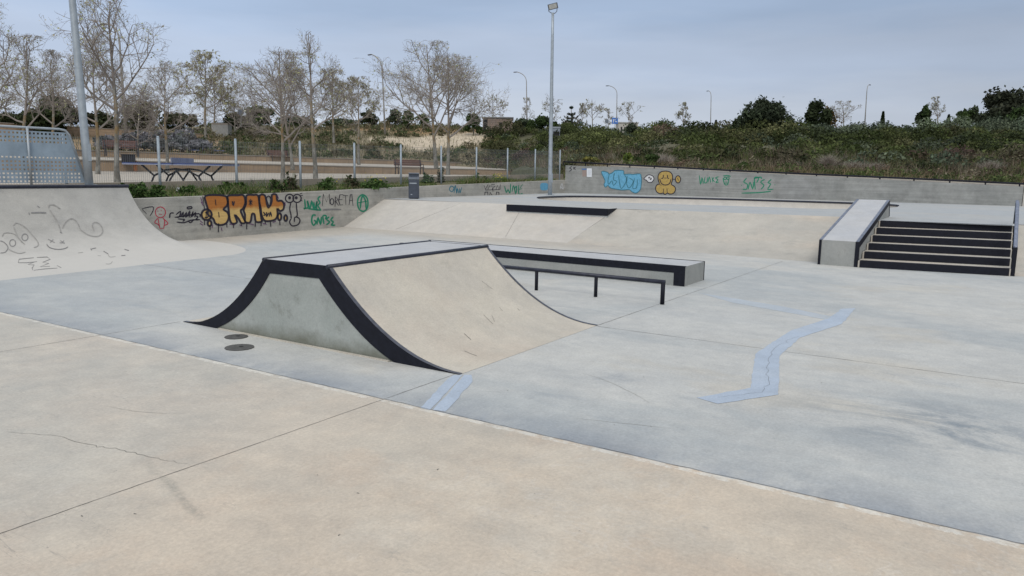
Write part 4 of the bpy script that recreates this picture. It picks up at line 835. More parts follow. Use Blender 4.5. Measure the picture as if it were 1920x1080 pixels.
def shrub(name, px, ybase, ytop, wpx, d, cols, label, cat='shrub', group=None, n=2600, leaf=.16, spiky=0., lumps=14, aspect=1.6, zground=None, trunk=True, edge=.25):
    B = wpt(px, d); r = ray(px, ybase) / F * d + [0, 0, EYE]; B[2] = r[2] if zground is None else zground
    B = np.array([r[0], r[1], B[2]]); Ht = (ybase - ytop) * d / F; W = wpx * d / F
    t = thing(name, tuple(B), label, cat, group)
    ce = []; 
    for k in range(lumps):
        a = rng.uniform(0, 2 * np.pi); q = rng.uniform(0, 1) ** .5; hh = rng.uniform(.18, .82); wf = math.sin(min(1, (1.12 - hh) * 1.25) * math.pi / 2) ** .8
        ce.append((B[0] + math.cos(a) * q * W * .40 * wf, B[1] + math.sin(a) * q * W * .40 * wf, B[2] + hh * Ht, (W * rng.uniform(.14, .24)), Ht * rng.uniform(.13, .24)))
    ce.append((B[0], B[1], B[2] + Ht * .78, W * .16, Ht * .22))
    ce = np.array(ce); i = rng.integers(0, len(ce), n); dr = rng.normal(size=(n, 3)); dr /= np.linalg.norm(dr, axis=1)[:, None]
    rr = rng.uniform(.45, 1.0, n) ** .6 + np.abs(rng.normal(0, edge, n)) * (rng.random(n) < .25)
    S = np.stack([ce[i, 3], ce[i, 3], ce[i, 4]], 1); P = ce[i, :3] + dr * S * rr[:, None]; P[:, 2] = np.maximum(P[:, 2], B[2] - .05)
    lc = pal(len(ce), cols)[i] * rng.uniform(.7, 1.25, (n, 1))
    if spiky: P[:, 2] += (rng.random(n) < .2) * rng.uniform(0, spiky, n) * Ht
    cards('foliage', P, leaf * rng.uniform(.6, 1.3, n), lc, MT['leaf'], t, dr, aspect=aspect)
    mb = MB()
    if trunk:
        for k in range(4):
            c = ce[rng.integers(0, len(ce))]; mb.tube([(B[0] + rng.normal(0, .05), B[1] + rng.normal(0, .05), B[2] - .1), (*(B[:2] * .5 + c[:2] * .5), B[2] + Ht * .25), tuple(c[:3])], [max(.04, Ht * .02), .03, .012], 4)
        mb.build('stem', MT['bark'], t)
    return t
# ---- bare plane trees
def branching(B, top, W, crown0, seed, detail=1.0, rmin=.008, vase=.6, nl=11, lean0=None):
    rd = random.Random(seed); tr = MB(); br = MB(); tips = []
    B = Vector(tuple(map(float, B))); T = Vector(tuple(map(float, top))); Ht = (T - B).length; r0 = max(.05, Ht * .0155)
    N = 9; pts = []
    for i in range(N + 1):
        u = i / N; p = B.lerp(T, u); w_ = Ht * .014 * math.sin(u * 7 + seed) * (1 if 0 < i < N else 0); p += Vector((w_, w_ * .6, 0)); pts.append(p)
    rad = [r0 * (1.25 if i == 0 else 1) * (1 - .9 * (i / N) ** .9) + rmin for i in range(N + 1)]
    kc = max(3, int(N * (crown0 + .22)))
    tr.tube(pts[:kc + 1], rad[:kc + 1], 8, False); br.tube(pts[kc:], rad[kc:], 5)
    def trunk_at(u):
        x = u * N; i = min(int(x), N - 1); return pts[i].lerp(pts[i + 1], x - i), rad[i]
    def grow(p, d, ln, r, lv):
        n = 5 if lv < 2 else (4 if lv == 2 else 3); P_ = [p]; q = p.copy(); dd = d.copy(); R__ = [r]
        for k in range(n):
            dd = (dd + Vector((rd.gauss(0, .16), rd.gauss(0, .16), rd.gauss(.045, .13) + (.05 if lv < 1 else 0)))).normalized(); q2_ = q + dd * ln / n
            if q2_.z > T.z + .02 * Ht or (q2_.z > T.z - .12 * Ht and (Vector((q2_.x - T.x, q2_.y - T.y))).length > W * .30): break
            q = q2_; P_.append(q.copy()); R__.append(max(rmin * .7, r * (1 - .7 * (k + 1) / n)))
            if lv < 4 and (k > 0 or lv > 0):
                m = {0: 1.9, 1: 1.45, 2: .95, 3: .3}[lv] * detail
                for _ in range(int(m) + (1 if rd.random() < m % 1 else 0)):
                    ax = dd.orthogonal().normalized(); ax.rotate(Matrix.Rotation(rd.uniform(0, 6.28), 3, dd)); nd = (dd * .75 + ax * rd.uniform(.5, 1.1)).normalized()
                    grow(q.copy(), nd, ln * rd.uniform(.42, .68) * (1 - .25 * k / n), R__[-1] * .78, lv + 1)
        if len(P_) < 2: return
        br.tube(P_, R__, 5 if lv == 0 else (4 if lv == 1 else 3), False)
        if lv >= 2 and rd.random() < .16: tips.append((P_[-1], dd.copy()))
    for k in range(nl):
        u = crown0 + (1 - crown0) * (k + rd.random() * .6) / nl * .92; p, r = trunk_at(u); a = k * 2.4 + rd.uniform(-.4, .4)
        uc = (u - crown0) / (1 - crown0); reach = W * .5 * (1.08 - .80 * uc ** 1.6) * rd.uniform(.75, 1.15)
        el = R_(rd.uniform(14, 42) + 30 * (u - crown0) / (1 - crown0)); d = Vector((math.cos(a) * math.cos(el), math.sin(a) * math.cos(el), math.sin(el)))
        grow(p, d, reach / math.cos(el) * 1.05, r * .68, 0 if reach > W * .16 else 1)
    return tr, br, tips
BUD = [(.50, .47, .32), (.42, .42, .22), (.52, .50, .40), (.34, .38, .16)]
def plane_tree(px, yb, ptx, yt, wpx, d, label, crown0=.3, detail=1., buds=1, bsize=.045, seed=None, group='bare young plane trees in the park', zb=None, bc=None, nl=11, rmin=None):
    global TS; TS += 1; seed = seed or TS
    B = atd(px, yb, d); B = B if zb is None else np.array([B[0], B[1], zb]); Tp = above(ptx, yt, B)
    rm = rmin or max(.004, d * .00016)
    t = thing('plane_tree', tuple(B), label, 'tree', group); tr, br, tips = branching(B, Tp, wpx * d / F, crown0, seed, detail, rm, nl=nl)
    tr.build('trunk', MT['bark'], t, True); br.build('crown', MT['twig'], t)
    if buds and tips:
        P = []
        for p, dd in tips:
            for k in range(int(buds) + (1 if rng.random() < buds % 1 else 0)): P.append(tuple(p - dd * rng.uniform(0, .25) + Vector(tuple(rng.normal(0, .03, 3)))))
        P = np.array(P); cards('leaf_buds', P, bsize * rng.uniform(.6, 1.4, len(P)), pal(len(P), bc or BUD), MT['leaf'], t, aspect=1.4)
    return t
TS = 20
# ================================================================== SCATTERED GROWTH ("stuff")
def slope_points(n, p0, p1, u0, u1, power=1.):
    px = rng.uniform(p0, p1, n); u = u0 + (u1 - u0) * rng.random(n) ** power
    P = np.array([wpt(a, dist_foot(a) + (dist_crest(a) - dist_foot(a)) * b) for a, b in zip(px, u)])
    P[:, 2] += np.array([bumpz(x, y) for x, y in P[:, :2]]) * .8
    return P, px, u
# dry grass on the middle slope
P, px, u = slope_points(27000, -60, 960, .0, 1.05)
q = np.array([mnoise.noise(Vector((a * .13, b * .13, 2))) for a, b in P[:, :2]])
keep = ~((P[:, 0] > 60) & (P[:, 0] < 82) & (P[:, 1] > 49.5) & (P[:, 1] < 55) & (rng.random(len(P)) < .85)) & ~((px < 430) & (rng.random(len(P)) < .62)) & ~((u > .84) & (u < .97) & (px > 560) & (rng.random(len(P)) < .8))
P, q = P[keep], q[keep]
C1 = np.where((q + rng.normal(0, .18, len(q)) > .02)[:, None], pal(len(P), [(.20, .175, .10), (.26, .22, .14), (.155, .14, .08), (.12, .125, .06)]), pal(len(P), [(.11, .125, .06), (.085, .10, .045), (.15, .14, .075), (.10, .085, .055)]))
blades('dry_grass', P, rng.uniform(.18, .62, len(P)), .06, C1, kind='stuff')
tag(bpy.data.objects['dry_grass'], 'tall dry tan and green grass covering the middle slope', 'grass')
nS = 420; Ps, _, us_ = slope_points(nS, 380, 960, .02, 1.0); rs_ = rng.uniform(.25, .9, nS); ii = rng.integers(0, nS, 26000); dS = rng.normal(size=(26000, 3)); dS[:, 2] = np.abs(dS[:, 2]) * .8; dS /= np.linalg.norm(dS, axis=1)[:, None]
kS = ~((Ps[:, 0] > 60) & (Ps[:, 0] < 82) & (Ps[:, 1] > 49) & (Ps[:, 1] < 55)); SC = np.array([(.10, .115, .055), (.075, .09, .04), (.17, .15, .09), (.13, .11, .065), (.06, .085, .03)])
Pq = Ps[ii] + dS * rs_[ii][:, None] * rng.uniform(.5, 1.1, (26000, 1)); mk = kS[ii]
tag(cards('slope_scrub', Pq[mk], rng.uniform(.07, .2, mk.sum()), (SC[rng.integers(0, 5, nS)][ii] * rng.uniform(.7, 1.3, (26000, 1)))[mk], MT['leaf'], None, dS[mk], kind='stuff', aspect=2.0), 'low scattered scrub clumps on the dry middle slope', 'scrub')
# scrub on the right-hand bank: leafy mounds
mounds = []
for k in range(1250):
    a = rng.uniform(905, 2050); uu = rng.random() ** .9; mounds.append((a, uu))
mp_ = np.array([wpt(a, dist_foot(a) + (dist_crest(a) - dist_foot(a)) * (.04 + .98 * b)) for a, b in mounds]); ma = np.array(mounds)
mr_ = rng.uniform(.5, 1.25, len(mp_)) * rng.choice([.7, 1., 1.5], len(mp_), p=[.4, .4, .2]) * (.5 + .42 * ma[:, 1])
GR = np.array([(.045, .06, .018), (.055, .07, .022), (.07, .082, .028), (.09, .092, .04), (.035, .045, .018)]); BR = np.array([(.10, .07, .05), (.085, .055, .045), (.13, .11, .075), (.11, .10, .06)]); OL = np.array([(.10, .12, .075), (.085, .11, .07)])
pn = np.array([mnoise.noise(Vector((p[0] * .11, p[1] * .11, 5))) for p in mp_])
big_ = rng.random(len(mp_)) < .10; mr_[big_] *= 1.45
green = (ma[:, 1] + pn * 1.5 + rng.normal(0, .15, len(mp_))) > -.12
mc = np.where(green[:, None], GR[rng.integers(0, 5, len(mp_))], BR[rng.integers(0, 4, len(mp_))]); oli = rng.random(len(mp_)) < .12; mc[oli & green] = OL[rng.integers(0, 2, (oli & green).sum())]
gtop = (ma[:, 0] > 1500) & (ma[:, 1] > .82); mc[gtop] = OL[rng.integers(0, 2, gtop.sum())]
n = 190000; i = rng.choice(len(mp_), n, p=mr_ ** 2 / (mr_ ** 2).sum()); dr = rng.normal(size=(n, 3)); dr[:, 2] = np.abs(dr[:, 2]); dr /= np.linalg.norm(dr, axis=1)[:, None]
P = mp_[i] + dr * mr_[i][:, None] * np.array([1, 1, .85]) * rng.uniform(.7, 1.1, (n, 1)) ; mc = mc * rng.uniform(.6, 1.55, (len(mc), 1)); C1 = mc[i] * rng.uniform(.65, 1.4, (n, 1))
nm = 170; ym = rng.uniform(-3, 15, nm); om = rng.uniform(.8, 9, nm); xm = np.interp(ym, [b for a, b in BW[::-1]], [a for a, b in BW[::-1]]) + .3 + om; zm = np.interp(ym, [b for a, b in BW[::-1]], zb_[::-1]) + om * .045 - .1
rm_ = rng.uniform(.16, .48, nm); im = rng.integers(0, nm, 15000); dm = rng.normal(size=(15000, 3)); dm[:, 2] = np.abs(dm[:, 2]); dm /= np.linalg.norm(dm, axis=1)[:, None]
Pm = np.stack([xm, ym, zm], 1)[im] + dm * rm_[im][:, None] * rng.uniform(.5, 1.15, (15000, 1)); PM = np.array([(.10, .13, .045), (.075, .10, .035), (.14, .10, .07), (.20, .17, .12), (.06, .085, .03)])
tag(cards('low_scrub', Pm, rng.uniform(.035, .09, 15000), PM[rng.integers(0, 5, nm)][im] * rng.uniform(.7, 1.3, (15000, 1)), MT['leaf'], None, dm, kind='stuff', aspect=2.2), 'low mixed scrub clumps on the verge right behind the back wall', 'scrub')
tag(cards('scrub', P, rng.uniform(.06, .15, n), C1, MT['leaf'], None, dr, kind='stuff', aspect=2.0), 'dense dark green and brown scrub covering the bank behind the back wall', 'scrub')
P, px, u = slope_points(13000, 905, 2000, -.02, .36, 1.3)
q = np.array([mnoise.noise(Vector((a * .3, b * .3, 9))) for a, b in P[:, :2]])
C1 = np.where((q > .0)[:, None], pal(len(P), [(.14, .105, .075), (.11, .08, .06), (.22, .18, .13), (.11, .11, .06)]), pal(len(P), [(.09, .11, .04), (.13, .13, .06), (.10, .08, .05)]))
tag(blades('dry_weeds', P, rng.uniform(.25, .8, len(P)), .05, C1, kind='stuff', lean=.45), 'brown and green dry weeds at the foot of the scrub bank', 'weeds')
n = 9000; ys = rng.uniform(-3, 16.3, n); off = rng.uniform(.3, 6, n) ; xw = np.interp(ys, [b for a, b in BW[::-1]], [a for a, b in BW[::-1]]) + .26 + off
zt = np.interp(ys, [b for a, b in BW[::-1]], zb_[::-1]) + off * .045; P = np.stack([xw, ys, zt - .08], 1); q = np.array([mnoise.noise(Vector((a * .5, b * .5, 4))) for a, b in P[:, :2]]); P = P[q > -.08]
tag(blades('verge_weeds', P, rng.uniform(.08, .42, len(P)), .03, pal(len(P), [(.12, .13, .05), (.19, .14, .085), (.10, .10, .05), (.26, .20, .13)]), kind='stuff', lean=.5), 'low straggly weeds on the verge behind the back wall', 'weeds')
# grass on the planting strip
n = 15000; xs_ = rng.uniform(9.2, 33, n); ys = 15.95 + rng.random(n) * 2.0; yfw = np.interp(xs_, [p[0] for p in WL], [p[1] for p in WL]) + .22; ys = yfw + rng.random(n) ** 1.3 * (17.95 - yfw)
q = np.array([mnoise.noise(Vector((a * .45, b * .5, 6))) for a, b in zip(xs_, ys)]); k_ = (q > -.22 + .02 * np.maximum(0, xs_ - 18)) ; P = np.stack([xs_, ys, stripz(xs_) - .07], 1)[k_]; q = q[k_]
hh = np.clip(.10 + .42 * np.maximum(0, q), .06, .5) * rng.uniform(.5, 1.2, len(P))
tag(blades('strip_grass', P, hh, .028, pal(len(P), [(.09, .15, .035), (.12, .17, .05), (.16, .17, .08), (.07, .11, .03), (.24, .21, .12)]), kind='stuff', lean=.55), 'green grass and weeds growing between the graffiti wall and the wire fence', 'grass')
def weed(px, yb, w, h, cols, label, Y=16.3, n=500, leaf=.045, flowers=None, cat='weed', group='weeds along the top of the graffiti wall'):
    B = ony(px, yb, Y); d = float(np.dot(B[:2], (ray(px, yb) / F)[:2]) / np.dot((ray(px, yb) / F)[:2], (ray(px, yb) / F)[:2])); W = w * d / F; Hh = h * d / F; t = thing('weed_clump', tuple(B), label, cat, group)
    P = B + np.stack([rng.normal(0, W * .27, n), rng.normal(0, W * .2, n), np.abs(rng.random(n) ** .8) * Hh], 1); K_ = 7; cx_ = rng.uniform(-.5, .5, (K_, 2)) * [W, W * .5]; hk = rng.uniform(.35, 1.0, K_); ix = rng.integers(0, K_, n); hz = rng.random(n) ** 1.2 * hk[ix]
    P = np.stack([B[0] + cx_[ix, 0] + rng.normal(0, 1, n) * W * .12 * (1.1 - .7 * hz), B[1] + cx_[ix, 1] + rng.normal(0, 1, n) * W * .12 * (1.1 - .7 * hz), B[2] - .02 + hz * Hh], 1)
    cards('leaves', P, leaf * rng.uniform(.5, 1.5, n), pal(n, cols), MT['leaf'], t, np.array([0, 0, .5]), aspect=2.2)
    m_ = MB()
    for k in range(10): a = B + np.array([rng.normal(0, W * .15), rng.normal(0, W * .1), 0]); m_.tube([a - [0, 0, .05], a + [rng.normal(0, .04), rng.normal(0, .04), Hh * rng.uniform(.5, .95)]], [.006, .003], 3)
    m_.build('stems', MT['grass2'], t)
    if flowers:
        nf = flowers; P2 = B + np.stack([rng.normal(0, W * .3, nf), rng.normal(0, W * .2, nf), rng.uniform(.5, 1.05, nf) * Hh], 1)
        cards('flowers', P2, .04, pal(nf, [(.75, .62, .03)]), MT['leaf'], t, np.array([0, 0, 1.]), aspect=1)
    return t
MT['grass2'] = plain('green_stems', (.10, .13, .05), .9)
GN = [(.05, .10, .025), (.07, .125, .035), (.10, .15, .05), (.04, .075, .02)]; GD = [(.05, .07, .03), (.07, .075, .04), (.10, .08, .05)]
weed(252, 368, 46, 28, GN, 'largest dark green weed clump right beside the quarter pipe', 16.0, 900)
weed(285, 366, 40, 20, GN, 'dark green weed clump second from the quarter pipe', 16.0, 700)
weed(345, 362, 40, 18, GN, 'weed clump around the white litter bag', 16.1, 400)
weed(438, 358, 46, 18, GN, 'leafy green weeds below the second fence post', 16.2, 700)
weed(520, 356, 38, 22, GN + GD, 'tall thin weeds on the wall above the orange lettering', 16.3, 450)
weed(548, 352, 22, 32, GD, 'dry brownish upright weed near the third fence post', 16.6, 260)
weed(620, 354, 44, 28, GN, 'bushy green weeds above the word painted in black', 16.3, 700, flowers=6)
weed(655, 352, 34, 26, GD, 'brownish green weeds left of the yellow flowers', 16.5, 380)
weed(700, 352, 56, 26, GN, 'wide green weed clump dotted with yellow flowers', 16.3, 900, flowers=26)
weed(800, 346, 26, 24, GN, 'dark round weed bush right of the grey litter bin', 17.0, 500)
weed(828, 343, 18, 30, GD, 'thin brownish plant by the fence beside the litter bin', 17.2, 260)
weed(893, 341, 18, 18, GN, 'small dark plant by the fence, left of the yellow flower cushion', 17.0, 300)
weed(912, 341, 16, 15, GD, 'small dry plant by the fence next to the yellow flower cushion', 17.0, 200)
weed(936, 340, 24, 14, [(.20, .26, .04), (.12, .18, .04)], 'bright yellow flower cushion by the fence', 16.9, 300, flowers=60)
# litter
lb = ony(342, 361, 16.2); t = thing('plastic_bag', tuple(lb), 'crumpled white plastic bag lying in the weeds', 'litter'); v_, f_ = ico(lb + [0, 0, .06], (.13, .09, .07), 1, .22); mesh_obj('bag', v_, f_, paint('white_plastic', (.6, .6, .62), .4), t)
lb = ony(412, 360, 16.2); t = thing('plastic_scrap', tuple(lb), 'small blue plastic scrap lying in the weeds', 'litter'); v_, f_ = ico(lb + [0, 0, .03], (.05, .04, .035), 1, .25); mesh_obj('scrap', v_, f_, paint('blue_plastic', (.08, .2, .45), .4), t)
# ================================================================== FENCES
fc = thing('wire_fence', (10.9, 16.75, 1.0), 'galvanised wire mesh fence on grey posts along the planting strip', 'fence')
FY = 16.75; fx = [10.9 + 2.158 * k for k in range(-3, 10)]
for x in fx:
    z = stripz(x); MB().tube([(x, FY, z - .1), (x, FY, z + 1.27)], .031, 8).build('post', MT['galv2'], fc, True)
    MB().tube([(x, FY, z + 1.27), (x, FY, z + 1.30)], [.034, .02], 8).build('post_cap', MT['galv2'], fc)
for a, b in zip(fx[:-1], fx[1:]):
    m_ = MB(); nw = 42
    for k in range(1, nw):
        x = a + (b - a) * k / nw; z = stripz(x); m_.box((x - .0016, FY - .0016, z + .06), (x + .0016, FY + .0016, z + 1.23))
    for h in (.08, .28, .48, .50, .68, .88, 1.08, 1.10, 1.21):
        za, zb3 = stripz(a), stripz(b); m_.tube([(a, FY + .004, za + h), (b, FY + .004, zb3 + h)], .0022, 4, False)
    m_.build('mesh_panel', MT['wire'], fc)
# perforated guard on the quarter pipe deck
GY = 16.05; pg = thing('perforated_guard', (6.5, GY, 1.23), 'perforated grey sheet metal guard on tubular frame above the quarter pipe', 'barrier')
def gp(px, py): return ony(px, py, GY)
def gxz(px, py): p = gp(px, py); return p[0], p[2]
rowsz = [gxz(60, y)[1] for y in (250, 258, 265.3, 295.2, 303.1, 310.2, 317.7, 325.1, 332.5, 339.8)]
zbot, ztop_ = gxz(60, 343)[1], gxz(60, 245.5)[1]; xr0 = gxz(160, 343)[0]; xr1 = gxz(128, 252)[0]; cs = (gxz(64, 300)[0] - gxz(56.4, 300)[0]); hw = cs * .24
def xright(z): return xr0 + (xr1 - xr0) * (z - zbot) / (ztop_ - zbot)
m_ = MB(); zs = [zbot]
for z in sorted(rowsz): zs += [z - hw, z + hw]
zs.append(ztop_)
def q4(xa, xb, za, zb4, sl=False):
    if xb <= xa: return
    m_.add([(xa, GY, za), (min(xb, xright(za)), GY, za), (min(xb, xright(zb4)), GY, zb4), (xa, GY, zb4)], [(0, 1, 2, 3)])
xl0 = 3.2
for i in range(len(zs) - 1):
    za, zb4 = zs[i], zs[i + 1]
    if i % 2 == 0: q4(xl0, 99, za, zb4)
    else:
        x = xl0; lim = min(xright(za), xright(zb4)) - .03
        while x + cs < lim: q4(x, x + cs - 2 * hw, za, zb4); x += cs
        q4(x, 99, za, zb4)
o = m_.build('perforated_sheet', plain('blue_grey_perforated_sheet', (.28, .35, .41), .6, .1, .2, 3), pg)
px_ = gxz(57, 343)[0]
ztube = gxz(50, 239)[1]; xk = gxz(122, 243)[0]
MB().tube([(3, GY, ztube), (xk - .12, GY, ztube), (xk, GY, ztube - .02), (xk + .07, GY, ztube - .10), (xr0 + .05, GY, 1.2)], .024, 8).build('frame_tube', MT['galv'], pg, True)
for x in (px_, px_ - 2.05, px_ - 1.02 - 2.05):
    MB().tube([(x, GY - .035, 1.2), (x, GY - .035, ztube)], .024, 8).build('post', MT['galv'], pg, True)
# ================================================================== LAMPS
def flood(px, py, Y, ptx, pty, r0, r1, label, h=None, zb=None, head=True):
    B = ony(px, py, Y) if zb is None else onz(px, py, zb)
    T = above(ptx, pty, B)
    if h: T = B + (T - B) * (h / (T[2] - B[2]))
    t = thing('floodlight_pole', tuple(B), label, 'floodlight', 'floodlight poles of the skatepark'); m_ = MB(); n = 8
    m_.tube([B + (T - B) * k / n for k in range(n + 1)], [r0 + (r1 - r0) * k / n for k in range(n + 1)], 12).build('pole', MT['galv'], t, True)
    MB().tube([B + (T - B) * .0, B + (T - B) * .003], r0 * 1.9, 12).build('base_plate', MT['galv'], t)
    MB().box((B[0] - r0 * .4, B[1] - r0 - .012, B[2] + .5), (B[0] + r0 * .4, B[1] - r0 + .02, B[2] + .85)).build('access_door', MT['galv'], t)
    a = R_(-62); ax = Vector((math.cos(a), math.sin(a), 0)); nrm = Vector((-ax.y, ax.x, 0)); T = Vector(tuple(T))
    def Q(u, s, z): return T + ax * u + nrm * s + Vector((0, 0, z))
    MB().tube([Q(-.16, 0, .27), Q(-.16, 0, .06), Q(-.08, 0, .0), Q(.08, 0, -.02), Q(.15, 0, .05), Q(.17, 0, .25)], .014, 6).build('bracket', MT['lamphead'], t)
    m2 = MB(); rot = Matrix.Rotation(R_(-14), 3, nrm)
    def K(u, s, z): return tuple(T + Vector((0, 0, .22)) + rot @ (ax * u + nrm * s + Vector((0, 0, z))))
    vv = [K(-.19, -.03, -.10), K(.19, -.03, -.10), K(.19, -.12, .10), K(-.19, -.12, .10), K(-.16, .08, -.06), K(.16, .08, -.06), K(.16, .03, .10), K(-.16, .03, .10)]
    o = m2.add(vv, [(0, 1, 2, 3), (7, 6, 5, 4), (0, 4, 5, 1), (1, 5, 6, 2), (2, 6, 7, 3), (3, 7, 4, 0)]).build('lamp_head', MT['lamphead'], t); fix_normals(o)
    gg = [Vector(vv[0]).lerp(Vector(vv[2]), .1), Vector(vv[1]).lerp(Vector(vv[3]), .1), Vector(vv[2]).lerp(Vector(vv[0]), .1), Vector(vv[3]).lerp(Vector(vv[1]), .1)]
    MB().add([g_ - nrm * .012 for g_ in gg], [(0, 1, 2, 3)]).build('lamp_glass', MT['glass'], t); return t
flood(167.5, 348, 15.85, 135.5, 0, .083, .05, 'thick grey floodlight pole rising beside the perforated guard', h=7.2)
flood(1031, 366, 0, 1036.5, 24, .088, .052, 'tall grey floodlight pole on the upper deck by the far corner', zb=ZP)
def street_lamp(px, yb, ptop, yt, armpx, army, d, label, group='curved street lamps along the road'):
    B = atd(px, yb, d); T = above(ptop, yt, B); A = atd(armpx, army, d); A = np.array(A)
    t = thing('street_lamp', tuple(B), label, 'street lamp', group); up = T - B; L_ = up[2]; r = .075
    k0 = B + up * .86; c = T + (A - T) * .0; pts = [B, B + up * .4, B + up * .86] + [tuple(q) for q in bez(tuple(B + up * .86), tuple(T + np.array([0, 0, .15])), tuple(A + (T - A) * .25), 7)[1:]]
    MB().tube(pts, [r * 1.35, r * 1.05, r * .8] + [r * .7] * 7, 8).build('pole', MT['lamp'], t, True)
    dr = (A - T); dr[2] = 0; dr /= np.linalg.norm(dr); e = A + (T - A) * .25; sd2 = np.array([-dr[1], dr[0], 0]); ln = max(.65, .3 * np.linalg.norm(A - T))
    m_ = MB(); m_.tube([e - dr * .05, e + dr * ln * .3, e + dr * ln * .8, e + dr * ln], [.07, .13, .12, .03], 8)
    m_.v = [tuple(np.array(q) - np.array([0, 0, (q[2] - e[2]) * .45])) for q in m_.v]; m_.build('lamp_head', MT['lamphead'], t, True); return t
street_lamp(722, 252, 716, 112, 691, 99, 82, 'tallest curved street lamp, between the two bare tree groups')
street_lamp(988, 236, 987, 141, 964, 133, 112, 'curved street lamp just left of the tall floodlight pole')
street_lamp(1156, 243, 1157, 166, 1137, 159, 130, 'curved street lamp beside the blue road sign')
street_lamp(1332, 246, 1333.5, 173, 1327, 169.5, 140, 'short-armed street lamp left of the big dark bush')
street_lamp(1621, 240, 1626, 161, 1631, 158, 120, 'street lamp standing alone above the scrub at the right')
street_lamp(236, 250, 222, 50, 190, 43, 48, 'street lamp half hidden in the large bare tree at the left')
# signs
def sign(px, yb, yt, d, kind, label):
    B = atd(px, yb, d); T = above(px, yt, B); t = thing('road_sign', tuple(B), label, 'road sign'); MB().tube([B, T], .04, 6).build('post', MT['lamp'], t)
    r = ray(px, 318) / F; fw = r[:2] / np.linalg.norm(r[:2]); sx_ = np.array([fw[1], -fw[0], 0]); up = np.array([0, 0, 1.]); fwd = np.array([*fw, 0])
    if kind == 'round': pts = [T - up * .1 + sx_ * .27 * math.cos(a) + up * .30 * math.sin(a) - fwd * .05 for a in np.linspace(0, 2 * np.pi, 17)[:-1]]; c = MT['rgrey']
    else:
        wd_, hd, c = (.44, .44, MT['rblue']) if kind == 'blue' else (.32, .30, MT['rteal']); pts = [T + sx_ * a * wd_ + up * b * hd - fwd * .05 for a, b in ((-1, -1), (1, -1), (1, 1), (-1, 1))]
    n = len(pts); o = mesh_obj('sign_plate', pts + [p + fwd * .03 for p in pts], [tuple(range(n)), tuple(range(2 * n - 1, n - 1, -1))] + [(i, i + n, (i + 1) % n + n, (i + 1) % n) for i in range(n)], c, t); fix_normals(o)
    if kind == 'blue':
        C0 = T - fwd * .065; m_ = MB()
        for a, b, w_, h_ in ((-.22, 0, .05, .25), (.0, .12, .12, .05), (.16, -.12, .14, .05)): m_.add([C0 + sx_ * (a + i * w_) + up * (b + j * h_) for i, j in ((-1, -1), (1, -1), (1, 1), (-1, 1))], [(0, 1, 2, 3)])
        m_.build('white_symbol', MT['paper'], t)
    return t
MT['rgrey'] = plain('grey_sign_back', (.14, .16, .19), .5); MT['rblue'] = plain('blue_road_sign', (.045, .16, .50), .5); MT['rteal'] = plain('dull_teal_sign', (.13, .20, .25), .5)
sign(1138, 246, 226, 110, 'round', 'grey round-backed road sign left of the blue sign')
sign(1153, 246, 226.5, 112, 'blue', 'blue road sign with white symbols beside a street lamp')
sign(1089, 246, 232.5, 110, 'teal', 'small dull teal sign right of the star-shaped conifer')
sign(452, 238, 208, 70, 'round', 'grey round-backed road sign left of the bushy green shrub')
# ================================================================== PARK FURNITURE
def bench(px, yb, d, rz, label, wpx=None, zb=None):
    B = atd(px, yb, d); t = thing('bench', tuple(B), label, 'bench', 'slatted red-brown park benches', rz)
    Lh = .9
    def part(name, m_, mat): return m_.build(name, mat, t, world=False)
    m_ = MB()
    for k in range(4): m_.box((-Lh, -.20 + .12 * k, .43), (Lh, -.11 + .12 * k, .46))
    part('seat', m_, MT['wood'])
    m_ = MB()
    for k in range(3): m_.add([(-Lh, .27 + .02 * k, .52 + .13 * k), (Lh, .27 + .02 * k, .52 + .13 * k), (Lh, .30 + .02 * k, .63 + .13 * k), (-Lh, .30 + .02 * k, .63 + .13 * k), (-Lh, .30 + .02 * k, .52 + .13 * k), (Lh, .30 + .02 * k, .52 + .13 * k), (Lh, .33 + .02 * k, .63 + .13 * k), (-Lh, .33 + .02 * k, .63 + .13 * k)], [(0, 1, 2, 3), (7, 6, 5, 4), (3, 2, 6, 7), (0, 4, 5, 1), (0, 3, 7, 4), (1, 5, 6, 2)])
    part('backrest', m_, MT['wood'])
    for s_ in (-.82, .82):
        m_ = MB().tube([(s_, -.24, 0), (s_, -.18, .42), (s_, .22, .42), (s_, .36, .92)], .028, 6).tube([(s_, .30, 0), (s_, .22, .42)], .028, 6).tube([(s_, -.20, .42), (s_, -.22, .62), (s_, .24, .64)], .02, 6); part('leg', m_, MT['black'])
    return t
va = math.atan2(-.84, .536)
bench(229, 293, 43, R_(-22), 'red-brown slatted bench on the upper plaza, furthest left behind the tree trunks')
bench(526, 305.5, 55, R_(-5), 'red-brown slatted bench on the upper plaza behind the pale bare tree')
bench(768, 327, 47, R_(-28), 'red-brown slatted bench on the lower plaza, nearest the grey litter bin')
